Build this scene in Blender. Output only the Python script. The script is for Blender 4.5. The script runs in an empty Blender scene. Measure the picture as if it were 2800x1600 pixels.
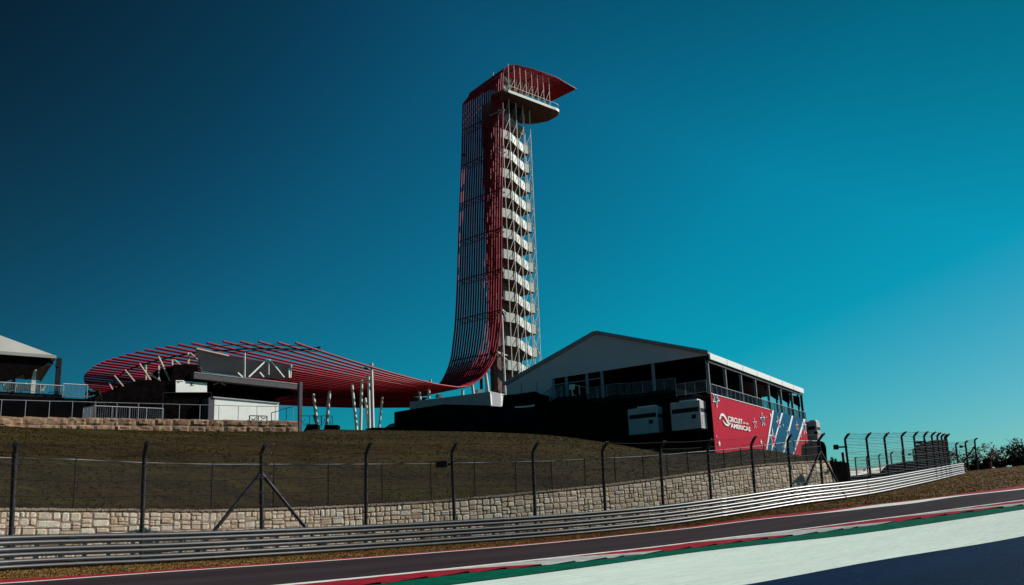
import bpy, bmesh, math, random
from mathutils import Vector, noise
random.seed(7)
SC = bpy.context.scene
COL = SC.collection
# ------------------------------------------------------------------ camera
F = 2150.0; PIT = math.radians(10.5); ROL = math.radians(2.2); CX = 1400.0; CY = 1014.0
cp, sp = math.cos(PIT), math.sin(PIT); cr, sr = math.cos(ROL), math.sin(ROL)
V = Vector
FW = V((0, cp, sp)); U0 = V((0, -sp, cp))
RT = V((1, 0, 0)) * cr - U0 * sr
UP = V((1, 0, 0)) * sr + U0 * cr
cd = bpy.data.cameras.new('camera'); cam = bpy.data.objects.new('camera', cd); COL.objects.link(cam)
cd.sensor_width = 36; cd.lens = 36 * F / 2800; cd.shift_y = (CY - 800) / 2800
cd.clip_start = 0.1; cd.clip_end = 12000
from mathutils import Matrix
cam.matrix_world = Matrix(((RT.x, UP.x, -FW.x, 0), (RT.y, UP.y, -FW.y, 0), (RT.z, UP.z, -FW.z, 0), (0, 0, 0, 1)))
SC.camera = cam
# ------------------------------------------------------------------ light
SUN_AZ = math.radians(74.0)      # clockwise from +Y
SUN_EL = math.radians(34.0)
sdir = V((math.sin(SUN_AZ) * math.cos(SUN_EL), math.cos(SUN_AZ) * math.cos(SUN_EL), math.sin(SUN_EL)))
ld = bpy.data.lights.new('sun', 'SUN'); ld.energy = 5.0; ld.angle = math.radians(0.5); ld.color = (1.0, 0.97, 0.90)
lo = bpy.data.objects.new('sun', ld); COL.objects.link(lo); lo.location = (30, 0, 80)
lo.rotation_euler = sdir.to_track_quat('Z', 'Y').to_euler()
world = bpy.data.worlds.new("World"); SC.world = world; world.use_nodes = True
nt = world.node_tree; nt.nodes.clear()
wo = nt.nodes.new('ShaderNodeOutputWorld'); bg = nt.nodes.new('ShaderNodeBackground')
sky = nt.nodes.new('ShaderNodeTexSky'); sky.sky_type = 'NISHITA'; sky.sun_disc = False
sky.sun_elevation = SUN_EL; sky.sun_rotation = SUN_AZ
sky.air_density = 1.0; sky.dust_density = 0.6; sky.ozone_density = 2.0; sky.altitude = 150
tc = nt.nodes.new('ShaderNodeTexCoord')
dp = nt.nodes.new('ShaderNodeVectorMath'); dp.operation = 'DOT_PRODUCT'
ax = V((1.0, 0.0, -0.9)); dp.inputs[1].default_value = ax
rp = nt.nodes.new('ShaderNodeValToRGB')
SKY_STOPS = [(0.0, (0.03, 0.11, 0.125)), (0.16, (0.03, 0.26, 0.31)), (0.29, (0.03, 0.43, 0.50)), (0.45, (0.02, 0.58, 0.62)), (0.65, (0.01, 0.72, 0.72)), (0.80, (0.01, 0.70, 0.70)), (1.0, (0.01, 0.64, 0.68))]
mr = nt.nodes.new('ShaderNodeMapRange'); mr.inputs['From Min'].default_value = -0.96; mr.inputs['From Max'].default_value = 0.46
el = rp.color_ramp.elements
el[0].position = SKY_STOPS[0][0]; el[0].color = (*SKY_STOPS[0][1], 1)
el[1].position = SKY_STOPS[-1][0]; el[1].color = (*SKY_STOPS[-1][1], 1)
for q, c in SKY_STOPS[1:-1]:
    e = el.new(q); e.color = (*c, 1)
mx = nt.nodes.new('ShaderNodeMix'); mx.data_type = 'RGBA'; mx.blend_type = 'MULTIPLY'; mx.inputs[0].default_value = 1.0
nt.links.new(tc.outputs['Generated'], dp.inputs[0]); nt.links.new(dp.outputs['Value'], mr.inputs['Value'])
nt.links.new(mr.outputs[0], rp.inputs[0])
nt.links.new(sky.outputs[0], mx.inputs[6]); nt.links.new(rp.outputs[0], mx.inputs[7])
def _dirmap(vec, lo, hi, a, b):
    d = nt.nodes.new('ShaderNodeVectorMath'); d.operation = 'DOT_PRODUCT'; d.inputs[1].default_value = vec
    q = nt.nodes.new('ShaderNodeMapRange'); q.inputs['From Min'].default_value = lo; q.inputs['From Max'].default_value = hi
    q.inputs['To Min'].default_value = a; q.inputs['To Max'].default_value = b
    nt.links.new(tc.outputs['Generated'], d.inputs[0]); nt.links.new(d.outputs['Value'], q.inputs['Value']); return q.outputs[0]
hz_ = _dirmap(V((.35, 0, -1)), -.09, .15, 0.0, 0.27)          # pale low haze towards the sun side
cmb = nt.nodes.new('ShaderNodeCombineColor'); nt.links.new(hz_, cmb.inputs[0])
adr = nt.nodes.new('ShaderNodeMix'); adr.data_type = 'RGBA'; adr.blend_type = 'ADD'; adr.inputs[0].default_value = 1.0
nt.links.new(rp.outputs[0], adr.inputs[6]); nt.links.new(cmb.outputs[0], adr.inputs[7]); nt.links.new(adr.outputs[2], mx.inputs[7])
hi_ = _dirmap(V((1, 0, 2)), 1.08, 1.5, 1.0, 0.60)            # deeper blue high up
mm2 = nt.nodes.new('ShaderNodeVectorMath'); mm2.operation = 'SCALE'
nt.links.new(mx.outputs[2], mm2.inputs[0]); nt.links.new(hi_, mm2.inputs['Scale'])
nt.links.new(mm2.outputs[0], bg.inputs[0]); bg.inputs[1].default_value = 0.10
nt.links.new(bg.outputs[0], wo.inputs[0])
SC.view_settings.view_transform = 'Standard'; SC.view_settings.look = 'None'; SC.view_settings.gamma = 1.0
SC.view_settings.exposure = 0.0
try:
    SC.cycles.transparent_max_bounces = 24
except Exception: pass
# ------------------------------------------------------------------ pixel helpers (photo pixels, 2800 x 1600) -> world points
def ray(px, py):
    return RT * ((px - CX) / F) + UP * ((CY - py) / F) + FW
def W(px, py, D):
    r = ray(px, py); return r * (D / r.y)
def PZ(px, py, z):
    r = ray(px, py); return r * (z / r.z)
def PV(px, py, o, d):
    r = ray(px, py); n = (d[1], -d[0])
    return r * ((o[0] * n[0] + o[1] * n[1]) / (r.x * n[0] + r.y * n[1]))
def interp(t, pts, ext=True):
    if t <= pts[0][0]:
        if not ext: return pts[0][1]
        a, b = pts[0], pts[1]
    elif t >= pts[-1][0]:
        if not ext: return pts[-1][1]
        a, b = pts[-2], pts[-1]
    else:
        for a, b in zip(pts, pts[1:]):
            if a[0] <= t <= b[0]: break
    return a[1] + (b[1] - a[1]) * (t - a[0]) / (b[0] - a[0])
def sm(t, pts):                        # smooth (Catmull-Rom) table, clamped
    n = len(pts)
    if t <= pts[0][0]: return pts[0][1]
    if t >= pts[-1][0]: return pts[-1][1]
    for i in range(n - 1):
        if pts[i][0] <= t <= pts[i + 1][0]: break
    x0, y0 = pts[i]; x1, y1 = pts[i + 1]; h = x1 - x0
    def sl(j):
        if j <= 0 or j >= n - 1: 
            a = max(0, min(n - 2, j if j < n - 1 else n - 2)); return (pts[a + 1][1] - pts[a][1]) / (pts[a + 1][0] - pts[a][0])
        return (pts[j + 1][1] - pts[j - 1][1]) / (pts[j + 1][0] - pts[j - 1][0])
    u = (t - x0) / h
    return (2*u**3-3*u*u+1)*y0 + (u**3-2*u*u+u)*h*sl(i) + (-2*u**3+3*u*u)*y1 + (u**3-u*u)*h*sl(i+1)
# ------------------------------------------------------------------ rail line and ground profile (height depends on X only)
RAIL = [(-330, 1590, 21.6), (0, 1563, 24.0), (500, 1538, 28.0), (1000, 1507, 32.7), (1500, 1471, 37.0), (1814, 1440, 40.0),
        (2000, 1413, 42.3), (2200, 1380, 45.6), (2300, 1367, 48.3), (2400, 1351, 52.0), (2480, 1334, 56.5), (2560, 1316, 62.5), (2637, 1297, 74.0)]
RW = [W(a, b, c) for a, b, c in RAIL]
GK = [(-80, -0.98), (-30, -0.98)] + [(p.x, p.z) for p in RW[1:]] + [(56, RW[-1].z + 1.15), (66, RW[-1].z + 1.5), (90, RW[-1].z + 1.6), (4000, RW[-1].z + 1.6)]
def gz(x): return sm(x, GK)
def G(px, py):
    r = ray(px, py)
    f = lambda k: r.z * k - gz(r.x * k)
    k0 = 2.0; k = k0
    while k < 400:
        k1 = k * 1.03
        if f(k) >= 0 and f(k1) < 0:
            for _ in range(40):
                m = (k + k1) / 2
                if f(m) >= 0: k = m
                else: k1 = m
            return r * k
        k = k1
    return r * 400
# ------------------------------------------------------------------ materials
MATS = {}
def mat(name, col, rough=0.7, metal=0.0, var=0.0, vscale=3.0, bump=0.0, bscale=20.0, col2=None, coord='Object', stretch=(1, 1, 1), spec=0.3, detail=4, grain=0.0, gscale=14.0, rot=0.0):
    if name in MATS: return MATS[name]
    m = bpy.data.materials.new(name); m.use_nodes = True; MATS[name] = m
    n = m.node_tree; b = n.nodes['Principled BSDF']
    b.inputs['Roughness'].default_value = rough; b.inputs['Metallic'].default_value = metal
    try: b.inputs['Specular IOR Level'].default_value = spec
    except Exception: pass
    c2 = col2 or tuple(c * (1 - var) for c in col)
    t = n.nodes.new('ShaderNodeTexCoord'); mp = n.nodes.new('ShaderNodeMapping'); mp.inputs['Scale'].default_value = stretch; mp.vector_type = 'TEXTURE' if False else 'POINT'
    if rot:
        m0 = n.nodes.new('ShaderNodeMapping'); m0.inputs['Rotation'].default_value = (0, 0, -rot)
        n.links.new(t.outputs[coord], m0.inputs[0]); n.links.new(m0.outputs[0], mp.inputs[0])
    else: n.links.new(t.outputs[coord], mp.inputs[0])
    nz = n.nodes.new('ShaderNodeTexNoise'); nz.inputs['Scale'].default_value = vscale; nz.inputs['Detail'].default_value = detail
    n.links.new(mp.outputs[0], nz.inputs['Vector'])
    r = n.nodes.new('ShaderNodeValToRGB'); r.color_ramp.elements[0].position = 0.32; r.color_ramp.elements[1].position = 0.68
    r.color_ramp.elements[0].color = (*c2, 1); r.color_ramp.elements[1].color = (*col, 1)
    n.links.new(nz.outputs[0], r.inputs[0]); n.links.new(r.outputs[0], b.inputs['Base Color'])
    if grain > 0:
        g = n.nodes.new('ShaderNodeTexNoise'); g.inputs['Scale'].default_value = gscale; g.inputs['Detail'].default_value = 6; g.inputs['Roughness'].default_value = .85
        n.links.new(mp.outputs[0], g.inputs['Vector'])
        q = n.nodes.new('ShaderNodeMapRange'); q.inputs['From Min'].default_value = .35; q.inputs['From Max'].default_value = .65; q.inputs['To Min'].default_value = 1-grain; q.inputs['To Max'].default_value = 1+grain*.6
        n.links.new(g.outputs[0], q.inputs['Value'])
        x = n.nodes.new('ShaderNodeMix'); x.data_type = 'RGBA'; x.blend_type = 'MULTIPLY'; x.inputs[0].default_value = 1
        n.links.new(r.outputs[0], x.inputs[6]); n.links.new(q.outputs[0], x.inputs[7]); n.links.new(x.outputs[2], b.inputs['Base Color'])
    if bump > 0:
        n2 = n.nodes.new('ShaderNodeTexNoise'); n2.inputs['Scale'].default_value = bscale; n2.inputs['Detail'].default_value = 5
        n.links.new(mp.outputs[0], n2.inputs['Vector'])
        bp = n.nodes.new('ShaderNodeBump'); bp.inputs['Strength'].default_value = bump; bp.inputs['Distance'].default_value = 0.05
        n.links.new(n2.outputs[0], bp.inputs['Height']); n.links.new(bp.outputs[0], b.inputs['Normal'])
    return m
M_white = mat('white_paint', (.86, .85, .79), .5, var=.10, vscale=.8, spec=.2)
M_fabric = mat('tent_fabric', (.74, .60, .66), .85, var=.07, vscale=.5)
M_bfabric = mat('left_roof_fabric', (.50, .47, .42), .8, var=.15, vscale=.35)
M_red = mat('red_tube_paint', (.37, .010, .024), .45, var=.25, vscale=.6, spec=.22)
M_vred = mat('veil_red_paint', (.34, .013, .030), .5, var=.3, vscale=.6, spec=.15)
M_dred = mat('shaded_red_tube', (.09, .006, .012), .6, var=.25, vscale=.6, spec=.1)  # darker copy of the tube red, underside shade put into the colour
M_wsteel = mat('white_steel', (.82, .76, .68), .5, var=.12, vscale=1.0, spec=.2)
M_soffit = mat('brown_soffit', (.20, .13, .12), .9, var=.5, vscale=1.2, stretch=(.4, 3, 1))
M_core = mat('shaft_panel', (.17, .105, .10), .9, var=.35, vscale=.6)
M_black = mat('black_cloth', (.009, .008, .009), .95, var=.4, vscale=.6, spec=0)
M_drape = mat('black_drape', (.0065, .005, .005), .95, var=.6, vscale=1.5, spec=0)
M_dsteel = mat('dark_steel', (.03, .026, .03), .6, var=.3, vscale=2, spec=.08)
M_galv = mat('galvanised_steel', (.30, .31, .33), .45, metal=.3, var=.3, vscale=3)
M_post = mat('weathered_post', (.045, .042, .05), .55, metal=.2, var=.6, vscale=9)
M_alu = mat('aluminium', (.30, .30, .34), .5, metal=.2, var=.35, vscale=3)
M_conc = mat('concrete', (.42, .40, .43), .9, var=.15, vscale=.7)
M_asph = mat('asphalt', (.050, .034, .040), .85, var=.35, vscale=.6, bump=.2, bscale=60, stretch=(.05, 1, 1), spec=.05, grain=.45, rot=.68)
M_rwhite = mat('painted_runoff', (.70, .80, .72), .85, var=.08, vscale=.8, bump=.2, bscale=40, spec=.05, grain=.2, stretch=(.10, 1, 1), rot=.68)
M_green = mat('green_paint', (.002, .135, .080), .8, var=.45, vscale=4, bump=.2, bscale=40, spec=.03, grain=.45)
M_blue = mat('blue_paint', (.003, .020, .060), .8, var=.35, vscale=.5, bump=.2, bscale=40, spec=.03, grain=.45, stretch=(.2, 1, 1), rot=.68)
M_kred = mat('kerb_red', (.42, .016, .032), .6, var=.4, vscale=3, grain=.4, spec=.1)
M_kwhite = mat('kerb_white', (.60, .58, .55), .6, var=.4, vscale=4)
M_kbase = mat('kerb_base', (.11, .075, .08), .8, var=.4, vscale=3)
M_line = mat('white_line', (.80, .80, .74), .7, var=.12, vscale=2)
M_banner = mat('banner_red', (.50, .018, .045), .7, var=.08, vscale=.5, spec=.05)
M_bblue = mat('banner_blue', (.001, .095, .20), .7, var=.08, vscale=.5, spec=.05)
M_bwhite = mat('banner_white', (.80, .84, .80), .7, var=.04, vscale=.5)
M_earth = mat('bare_earth', (.075, .038, .035), .95, var=.4, vscale=2, bump=.4, bscale=6)
M_orange = mat('orange_plastic', (.30, .06, .035), .6, var=.2)
M_bark = mat('bark', (.20, .16, .14), .9, var=.4, vscale=6)
M_leaf = mat('leaf_dark', (.034, .030, .018), .9, col2=(.015, .013, .010), vscale=1.2, spec=.05)
M_leafb = mat('leaf_brown', (.36, .27, .22), .8, col2=(.18, .13, .11), vscale=1.2)
M_screen = mat('grey_screen', (.36, .30, .33), .85, var=.12, vscale=1.2)
M_glass = mat('dark_glass', (.01, .03, .035), .12, var=.2, spec=.6)
def grass_mat(name, c1, c2, c3, s=.5):
    m = bpy.data.materials.new(name); m.use_nodes = True; n = m.node_tree; b = n.nodes['Principled BSDF']
    b.inputs['Roughness'].default_value = .95
    try: b.inputs['Specular IOR Level'].default_value = .08
    except Exception: pass
    t = n.nodes.new('ShaderNodeTexCoord')
    mp = n.nodes.new('ShaderNodeMapping'); mp.inputs['Scale'].default_value = (.16, .55, .55); mp.inputs['Rotation'].default_value = (0, 0, -.35)
    n.links.new(t.outputs['Object'], mp.inputs[0])
    a = n.nodes.new('ShaderNodeTexNoise'); a.inputs['Scale'].default_value = s; a.inputs['Detail'].default_value = 6; a.inputs['Roughness'].default_value = .65
    n.links.new(mp.outputs[0], a.inputs['Vector'])
    r = n.nodes.new('ShaderNodeValToRGB'); e = r.color_ramp.elements
    e[0].position = .34; e[0].color = (*c1, 1); e[1].position = .68; e[1].color = (*c3, 1)
    k = e.new(.5); k.color = (*c2, 1)
    n.links.new(a.outputs[0], r.inputs[0])
    f = n.nodes.new('ShaderNodeTexNoise'); f.inputs['Scale'].default_value = 5; f.inputs['Detail'].default_value = 5; f.inputs['Roughness'].default_value = .8
    mp2 = n.nodes.new('ShaderNodeMapping'); mp2.inputs['Scale'].default_value = (.35, 1, 1); n.links.new(t.outputs['Object'], mp2.inputs[0]); n.links.new(mp2.outputs[0], f.inputs['Vector'])
    q = n.nodes.new('ShaderNodeMapRange'); q.inputs['From Min'].default_value = .3; q.inputs['From Max'].default_value = .7; q.inputs['To Min'].default_value = .25; q.inputs['To Max'].default_value = 1.75
    n.links.new(f.outputs[0], q.inputs['Value'])
    mm = n.nodes.new('ShaderNodeMix'); mm.data_type = 'RGBA'; mm.blend_type = 'MULTIPLY'; mm.inputs[0].default_value = 1
    n.links.new(r.outputs[0], mm.inputs[6]); n.links.new(q.outputs[0], mm.inputs[7]); n.links.new(mm.outputs[2], b.inputs['Base Color'])
    bp = n.nodes.new('ShaderNodeBump'); bp.inputs['Strength'].default_value = .5; bp.inputs['Distance'].default_value = .08
    n.links.new(f.outputs[0], bp.inputs['Height']); n.links.new(bp.outputs[0], b.inputs['Normal'])
    return m
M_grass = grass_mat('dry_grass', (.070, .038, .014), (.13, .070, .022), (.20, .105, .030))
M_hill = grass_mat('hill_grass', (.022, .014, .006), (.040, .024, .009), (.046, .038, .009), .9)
def stone_mat(name, dark, mid, light, mortar, sc=(2.0, 3.0), gap=.055):
    m = bpy.data.materials.new(name); m.use_nodes = True; n = m.node_tree; b = n.nodes['Principled BSDF']; b.inputs['Roughness'].default_value = .9
    t = n.nodes.new('ShaderNodeTexCoord'); mp = n.nodes.new('ShaderNodeMapping'); mp.inputs['Scale'].default_value = (sc[0], sc[1], 1)
    n.links.new(t.outputs['UV'], mp.inputs[0])
    dn = n.nodes.new('ShaderNodeTexNoise'); dn.inputs['Scale'].default_value = .7; dn.inputs['Detail'].default_value = 3; n.links.new(mp.outputs[0], dn.inputs['Vector'])
    ad = n.nodes.new('ShaderNodeMix'); ad.data_type = 'RGBA'; ad.blend_type = 'LINEAR_LIGHT'; ad.inputs[0].default_value = .25
    n.links.new(mp.outputs[0], ad.inputs[6]); n.links.new(dn.outputs['Color'], ad.inputs[7])
    v1 = n.nodes.new('ShaderNodeTexVoronoi'); v1.voronoi_dimensions = '2D'; v1.distance = 'MINKOWSKI' if False else 'CHEBYCHEV'
    v2 = n.nodes.new('ShaderNodeTexVoronoi'); v2.voronoi_dimensions = '2D'; v2.feature = 'DISTANCE_TO_EDGE'
    v1.distance = 'EUCLIDEAN'
    for v in (v1, v2):
        v.inputs['Scale'].default_value = 1.0; v.inputs['Randomness'].default_value = .82; n.links.new(ad.outputs[2], v.inputs['Vector'])
    sx = n.nodes.new('ShaderNodeSeparateColor'); n.links.new(v1.outputs['Color'], sx.inputs[0])
    r = n.nodes.new('ShaderNodeValToRGB'); e = r.color_ramp.elements; e[0].color = (*dark, 1); e[1].color = (*light, 1); k = e.new(.25); k.color = (*mid, 1); k = e.new(.7); k.color = (*[(a + c) / 2 for a, c in zip(mid, light)], 1)
    n.links.new(sx.outputs[0], r.inputs[0])
    fn = n.nodes.new('ShaderNodeTexNoise'); fn.inputs['Scale'].default_value = 6; fn.inputs['Detail'].default_value = 6; n.links.new(mp.outputs[0], fn.inputs['Vector'])
    q = n.nodes.new('ShaderNodeMapRange'); q.inputs['To Min'].default_value = .65; q.inputs['To Max'].default_value = 1.25; q.inputs['From Min'].default_value = .3; q.inputs['From Max'].default_value = .7; n.links.new(fn.outputs[0], q.inputs['Value'])
    mu = n.nodes.new('ShaderNodeMix'); mu.data_type = 'RGBA'; mu.blend_type = 'MULTIPLY'; mu.inputs[0].default_value = 1; n.links.new(r.outputs[0], mu.inputs[6]); n.links.new(q.outputs[0], mu.inputs[7])
    st = n.nodes.new('ShaderNodeMapRange'); st.inputs['From Min'].default_value = gap * .5; st.inputs['From Max'].default_value = gap; n.links.new(v2.outputs['Distance'], st.inputs['Value'])
    mo = n.nodes.new('ShaderNodeMix'); mo.data_type = 'RGBA'; mo.inputs[6].default_value = (*mortar, 1); n.links.new(st.outputs[0], mo.inputs[0]); n.links.new(mu.outputs[2], mo.inputs[7])
    n.links.new(mo.outputs[2], b.inputs['Base Color'])
    hh = n.nodes.new('ShaderNodeMapRange'); hh.inputs['From Max'].default_value = .16; n.links.new(v2.outputs['Distance'], hh.inputs['Value'])
    ha = n.nodes.new('ShaderNodeMath'); ha.operation = 'ADD'; n.links.new(hh.outputs[0], ha.inputs[0]); 
    hs = n.nodes.new('ShaderNodeMath'); hs.operation = 'MULTIPLY'; hs.inputs[1].default_value = .9; n.links.new(fn.outputs[0], hs.inputs[0]); n.links.new(hs.outputs[0], ha.inputs[1])
    bp = n.nodes.new('ShaderNodeBump'); bp.inputs['Strength'].default_value = .8; bp.inputs['Distance'].default_value = .05
    n.links.new(ha.outputs[0], bp.inputs['Height']); n.links.new(bp.outputs[0], b.inputs['Normal'])
    return m
M_stone = stone_mat('limestone_rubble', (.38, .23, .12), (.66, .50, .34), (.88, .80, .66), (.16, .08, .055), sc=(2.2, 3.8), gap=.04)
M_block = mat('rough_block', (.36, .23, .15), .95, col2=(.17, .09, .06), vscale=2.2, bump=.8, bscale=5, spec=.05)
def net_mat(name, col, cell, th, hz=0.0):
    m = bpy.data.materials.new(name); m.use_nodes = True; n = m.node_tree; b = n.nodes['Principled BSDF']
    b.inputs['Base Color'].default_value = (*col, 1); b.inputs['Roughness'].default_value = .6
    t = n.nodes.new('ShaderNodeTexCoord'); sx = n.nodes.new('ShaderNodeSeparateXYZ'); n.links.new(t.outputs['UV'], sx.inputs[0])
    def mth(op, a, bb=None):
        x = n.nodes.new('ShaderNodeMath'); x.operation = op
        for i, s in enumerate((a, bb)):
            if s is None: continue
            if isinstance(s, (int, float)): x.inputs[i].default_value = s
            else: n.links.new(s, x.inputs[i])
        return x.outputs[0]
    outs = []
    for sg in (1, -1):
        u = mth('ADD', mth('DIVIDE', sx.outputs[0], cell), mth('MULTIPLY', mth('DIVIDE', sx.outputs[1], cell), sg))
        fr = mth('ABSOLUTE', mth('SUBTRACT', mth('FRACT', u), .5))
        outs.append(mth('LESS_THAN', fr, th))
    if hz:
        fr = mth('ABSOLUTE', mth('SUBTRACT', mth('FRACT', mth('DIVIDE', sx.outputs[1], hz)), .5))
        outs.append(mth('LESS_THAN', fr, .05))
    a = outs[0]
    for o in outs[1:]: a = mth('MAXIMUM', a, o)
    n.links.new(a, b.inputs['Alpha'])
    return m
M_net = net_mat('chain_link_net', (.015, .015, .018), 0.085, .020)
M_netf = net_mat('wide_catch_net', (.06, .06, .08), .10, .02, .20)
M_net2 = net_mat('black_chain_link', (.008, .008, .009), .06, .06)
M_frail = mat('fence_rail', (.40, .40, .42), .5, col2=(.03, .03, .03), vscale=.8, spec=.2)
# ------------------------------------------------------------------ mesh builder
class MB:
    def __init__(s): s.v = []; s.f = []; s.uv = None
    def add(s, vs, fs):
        o = len(s.v); s.v += [V(p) for p in vs]; s.f += [tuple(i + o for i in f) for f in fs]; return s
    def poly(s, pts): return s.add(pts, [tuple(range(len(pts)))])
    def box(s, o, a, b, c):            # corner + three edge vectors
        o, a, b, c = V(o), V(a), V(b), V(c)
        return s.add([o, o+a, o+a+b, o+b, o+c, o+a+c, o+a+b+c, o+b+c], [(0,3,2,1),(4,5,6,7),(0,1,5,4),(1,2,6,5),(2,3,7,6),(3,0,4,7)])
    def cbox(s, c, a, b, h):           # centred in a,b ; sits on c in z
        c, a, b = V(c), V(a), V(b); return s.box(c - a/2 - b/2, a, b, V((0, 0, h)))
    def prism(s, pts, ext):
        n = len(pts); e = V(ext); pts = [V(p) for p in pts]
        return s.add(pts + [p + e for p in pts], [tuple(range(n))[::-1], tuple(range(n, 2*n))] + [(i, (i+1) % n, (i+1) % n + n, i + n) for i in range(n)])
    def bar(s, p, q, w, h=None):
        p, q = V(p), V(q); h = h or w; d = (q - p); 
        if d.length < 1e-6: return s
        d.normalize(); u = d.cross(V((0, 0, 1)))
        if u.length < .05: u = V((1, 0, 0))
        u.normalize(); v = d.cross(u).normalized()
        return s.box(p - u*w/2 - v*h/2, u*w, v*h, q - p)
    def tube(s, path, r, n=8, cap=True):
        path = [V(p) for p in path]; m = len(path); rr = r if isinstance(r, (list, tuple)) else [r] * m
        pu = None; base = len(s.v)
        for i in range(m):
            d = (path[min(i+1, m-1)] - path[max(i-1, 0)]).normalized()
            if pu is None:
                pu = d.cross(V((0, 0, 1)))
                if pu.length < .05: pu = d.cross(V((0, 1, 0)))
            u = (pu - d * pu.dot(d)).normalized(); pu = u; w = d.cross(u)
            for k in range(n):
                a = 2*math.pi*k/n; s.v.append(path[i] + (u*math.cos(a) + w*math.sin(a)) * rr[i])
        for i in range(m-1):
            for k in range(n):
                k2 = (k+1) % n; s.f.append((base+i*n+k, base+i*n+k2, base+(i+1)*n+k2, base+(i+1)*n+k))
        if cap: s.f.append(tuple(base+k for k in range(n))[::-1]); s.f.append(tuple(base+(m-1)*n+k for k in range(n)))
        return s
    def build(s, name, m, parent=None, smooth=False, uv=None, bevel=0):
        org = V((0, 0, 0))
        if parent is not None:
            q = parent
            while q is not None: org += q.location; q = q.parent
        me = bpy.data.meshes.new(name); me.from_pydata([tuple(p - org) for p in s.v], [], s.f)
        if uv is not None or s.uv is not None:
            u = me.uv_layers.new(name='UVMap'); src = uv or s.uv
            for pl in me.polygons:
                for li in pl.loop_indices: u.data[li].uv = src[me.loops[li].vertex_index]
        me.materials.append(m)
        if smooth: me.polygons.foreach_set('use_smooth', [True] * len(me.polygons))
        me.validate(); me.update()
        o = bpy.data.objects.new(name, me); COL.objects.link(o)
        if parent is not None: o.parent = parent
        else: _recenter(o, s.v)
        if smooth:
            md = o.modifiers.new('split', 'EDGE_SPLIT'); md.split_angle = math.radians(50)
        if bevel:
            md = o.modifiers.new('bevel', 'BEVEL'); md.width = bevel; md.segments = 2
        return o
def _recenter(o, vs):
    n = len(vs); c = V((sum(p.x for p in vs)/n, sum(p.y for p in vs)/n, min(p.z for p in vs)))
    o.data.transform(Matrix.Translation(-c)); o.location = c
def thing(name, label, cat, loc=(0, 0, 0), group=None):
    o = bpy.data.objects.new(name, None); COL.objects.link(o); o.location = loc; o.empty_display_size = .3
    o['label'] = label; o['category'] = cat
    if group: o['group'] = group
    return o
def tag(o, label, cat, group=None):
    o['label'] = label; o['category'] = cat
    if group: o['group'] = group
    return o
def struct(o, kind='structure'): o['kind'] = kind; return o
def dup(o, parent=None, loc=None, label=None):
    c = o.copy(); COL.objects.link(c)
    if parent is not None: c.parent = parent
    if loc is not None: c.location = loc
    if label: c['label'] = label
    for ch in list(o.children): dup(ch, c)
    return c
Z = V((0, 0, 1))
# ================================================================== GROUND, TRACK, KERBS
LINES = dict(
 red_top=[(0,1587),(500,1556),(1000,1522.5),(1500,1482),(1700,1462),(1800,1451),(1900,1439),(2000,1424),(2100,1411.5),(2223,1399),(2341,1385.5),(2506,1367),(2647,1348),(2800,1328)],
 red_bot=[(0,1596),(500,1561),(1000,1526),(1500,1485),(1700,1464.5),(1800,1454),(1900,1443),(2000,1430),(2100,1418),(2200,1408),(2289,1397),(2388,1382.5),(2506,1369.5),(2647,1353),(2800,1336)],
 trk_top=[(0,1598),(500,1562.6),(1000,1527.4),(1500,1486.3),(1700,1466),(1800,1455.5),(1900,1444.5),(2000,1431.5),(2100,1419.5),(2200,1409.5),(2294,1400),(2400,1388),(2506,1376),(2694,1350),(2800,1339)],
 trk_bot=[(788,1598),(1014,1577),(1277,1550.5),(1500,1527),(1814,1493),(2002,1469),(2300,1433),(2565,1398.5),(2800,1367.5)],
 wl_bot=[(788,1603),(1014,1581),(1277,1554),(1500,1530),(1814,1495.5),(2002,1471.2),(2300,1435),(2565,1400.3),(2800,1369.3)],
 grn_top=[(1033,1600),(1278,1569),(1500,1547),(1657,1530),(1870,1503),(2075,1478),(2300,1450),(2683,1397),(2800,1383)],
 grn_bot=[(1234,1600),(1500,1565.5),(1814,1522),(2002,1498.5),(2300,1466),(2753,1400),(2800,1393)],
 blu_top=[(2046,1600),(2408,1533),(2800,1467.5)])
LN = {}
for k, pts in LINES.items():
    w = sorted([(lambda p: (p.x, p.y))(G(a, b)) for a, b in pts])
    LN[k] = w
def LY(k, x):
    w = LN[k]
    if x < w[0][0]:
        a = w[0]; b = w[min(3, len(w)-1)]; return a[1] + (b[1]-a[1])/(b[0]-a[0])*(x-a[0])
    if x > w[-1][0]:
        a = w[-min(3, len(w))]; b = w[-1]; return b[1] + (b[1]-a[1])/(b[0]-a[0])*(x-b[0])
    return sm(x, w)
XG = [-40 + .5*i for i in range(0, 221)]
gm = MB(); XS = [-900, -400, -150, -80] + XG + [75, 85, 100, 150, 300, 700, 2000]
YS = [-60, -10, 0, 10, 20, 30, 45, 60, 80, 110, 200, 500, 1500, 4000]
for x in XS:
    for y in YS: gm.v.append(V((x, y, gz(x))))
for i in range(len(XS)-1):
    for j in range(len(YS)-1):
        a = i*len(YS)+j; gm.f.append((a, a+len(YS), a+len(YS)+1, a+1))
struct(gm.build('grass_ground', M_grass))
def strip(name, top, bot, m, dz, x0=-40, x1=70):
    b = MB(); xs = [x for x in XG if x0 <= x <= x1]; n = 0
    for x in xs:
        yt = top(x) if callable(top) else LY(top, x); yb = bot(x) if callable(bot) else LY(bot, x)
        if yb > yt: yb = yt - .001
        b.v += [V((x, yb, gz(x)+dz)), V((x, yt, gz(x)+dz))]
    for i in range(len(xs)-1): b.f.append((2*i, 2*i+2, 2*i+3, 2*i+1))
    return struct(b.build(name, m))
strip('track', lambda x: LY('trk_top', x), lambda x: LY('wl_bot', x), M_asph, .006)
strip('red_verge', 'red_top', 'red_bot', M_kred, .010)
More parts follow.
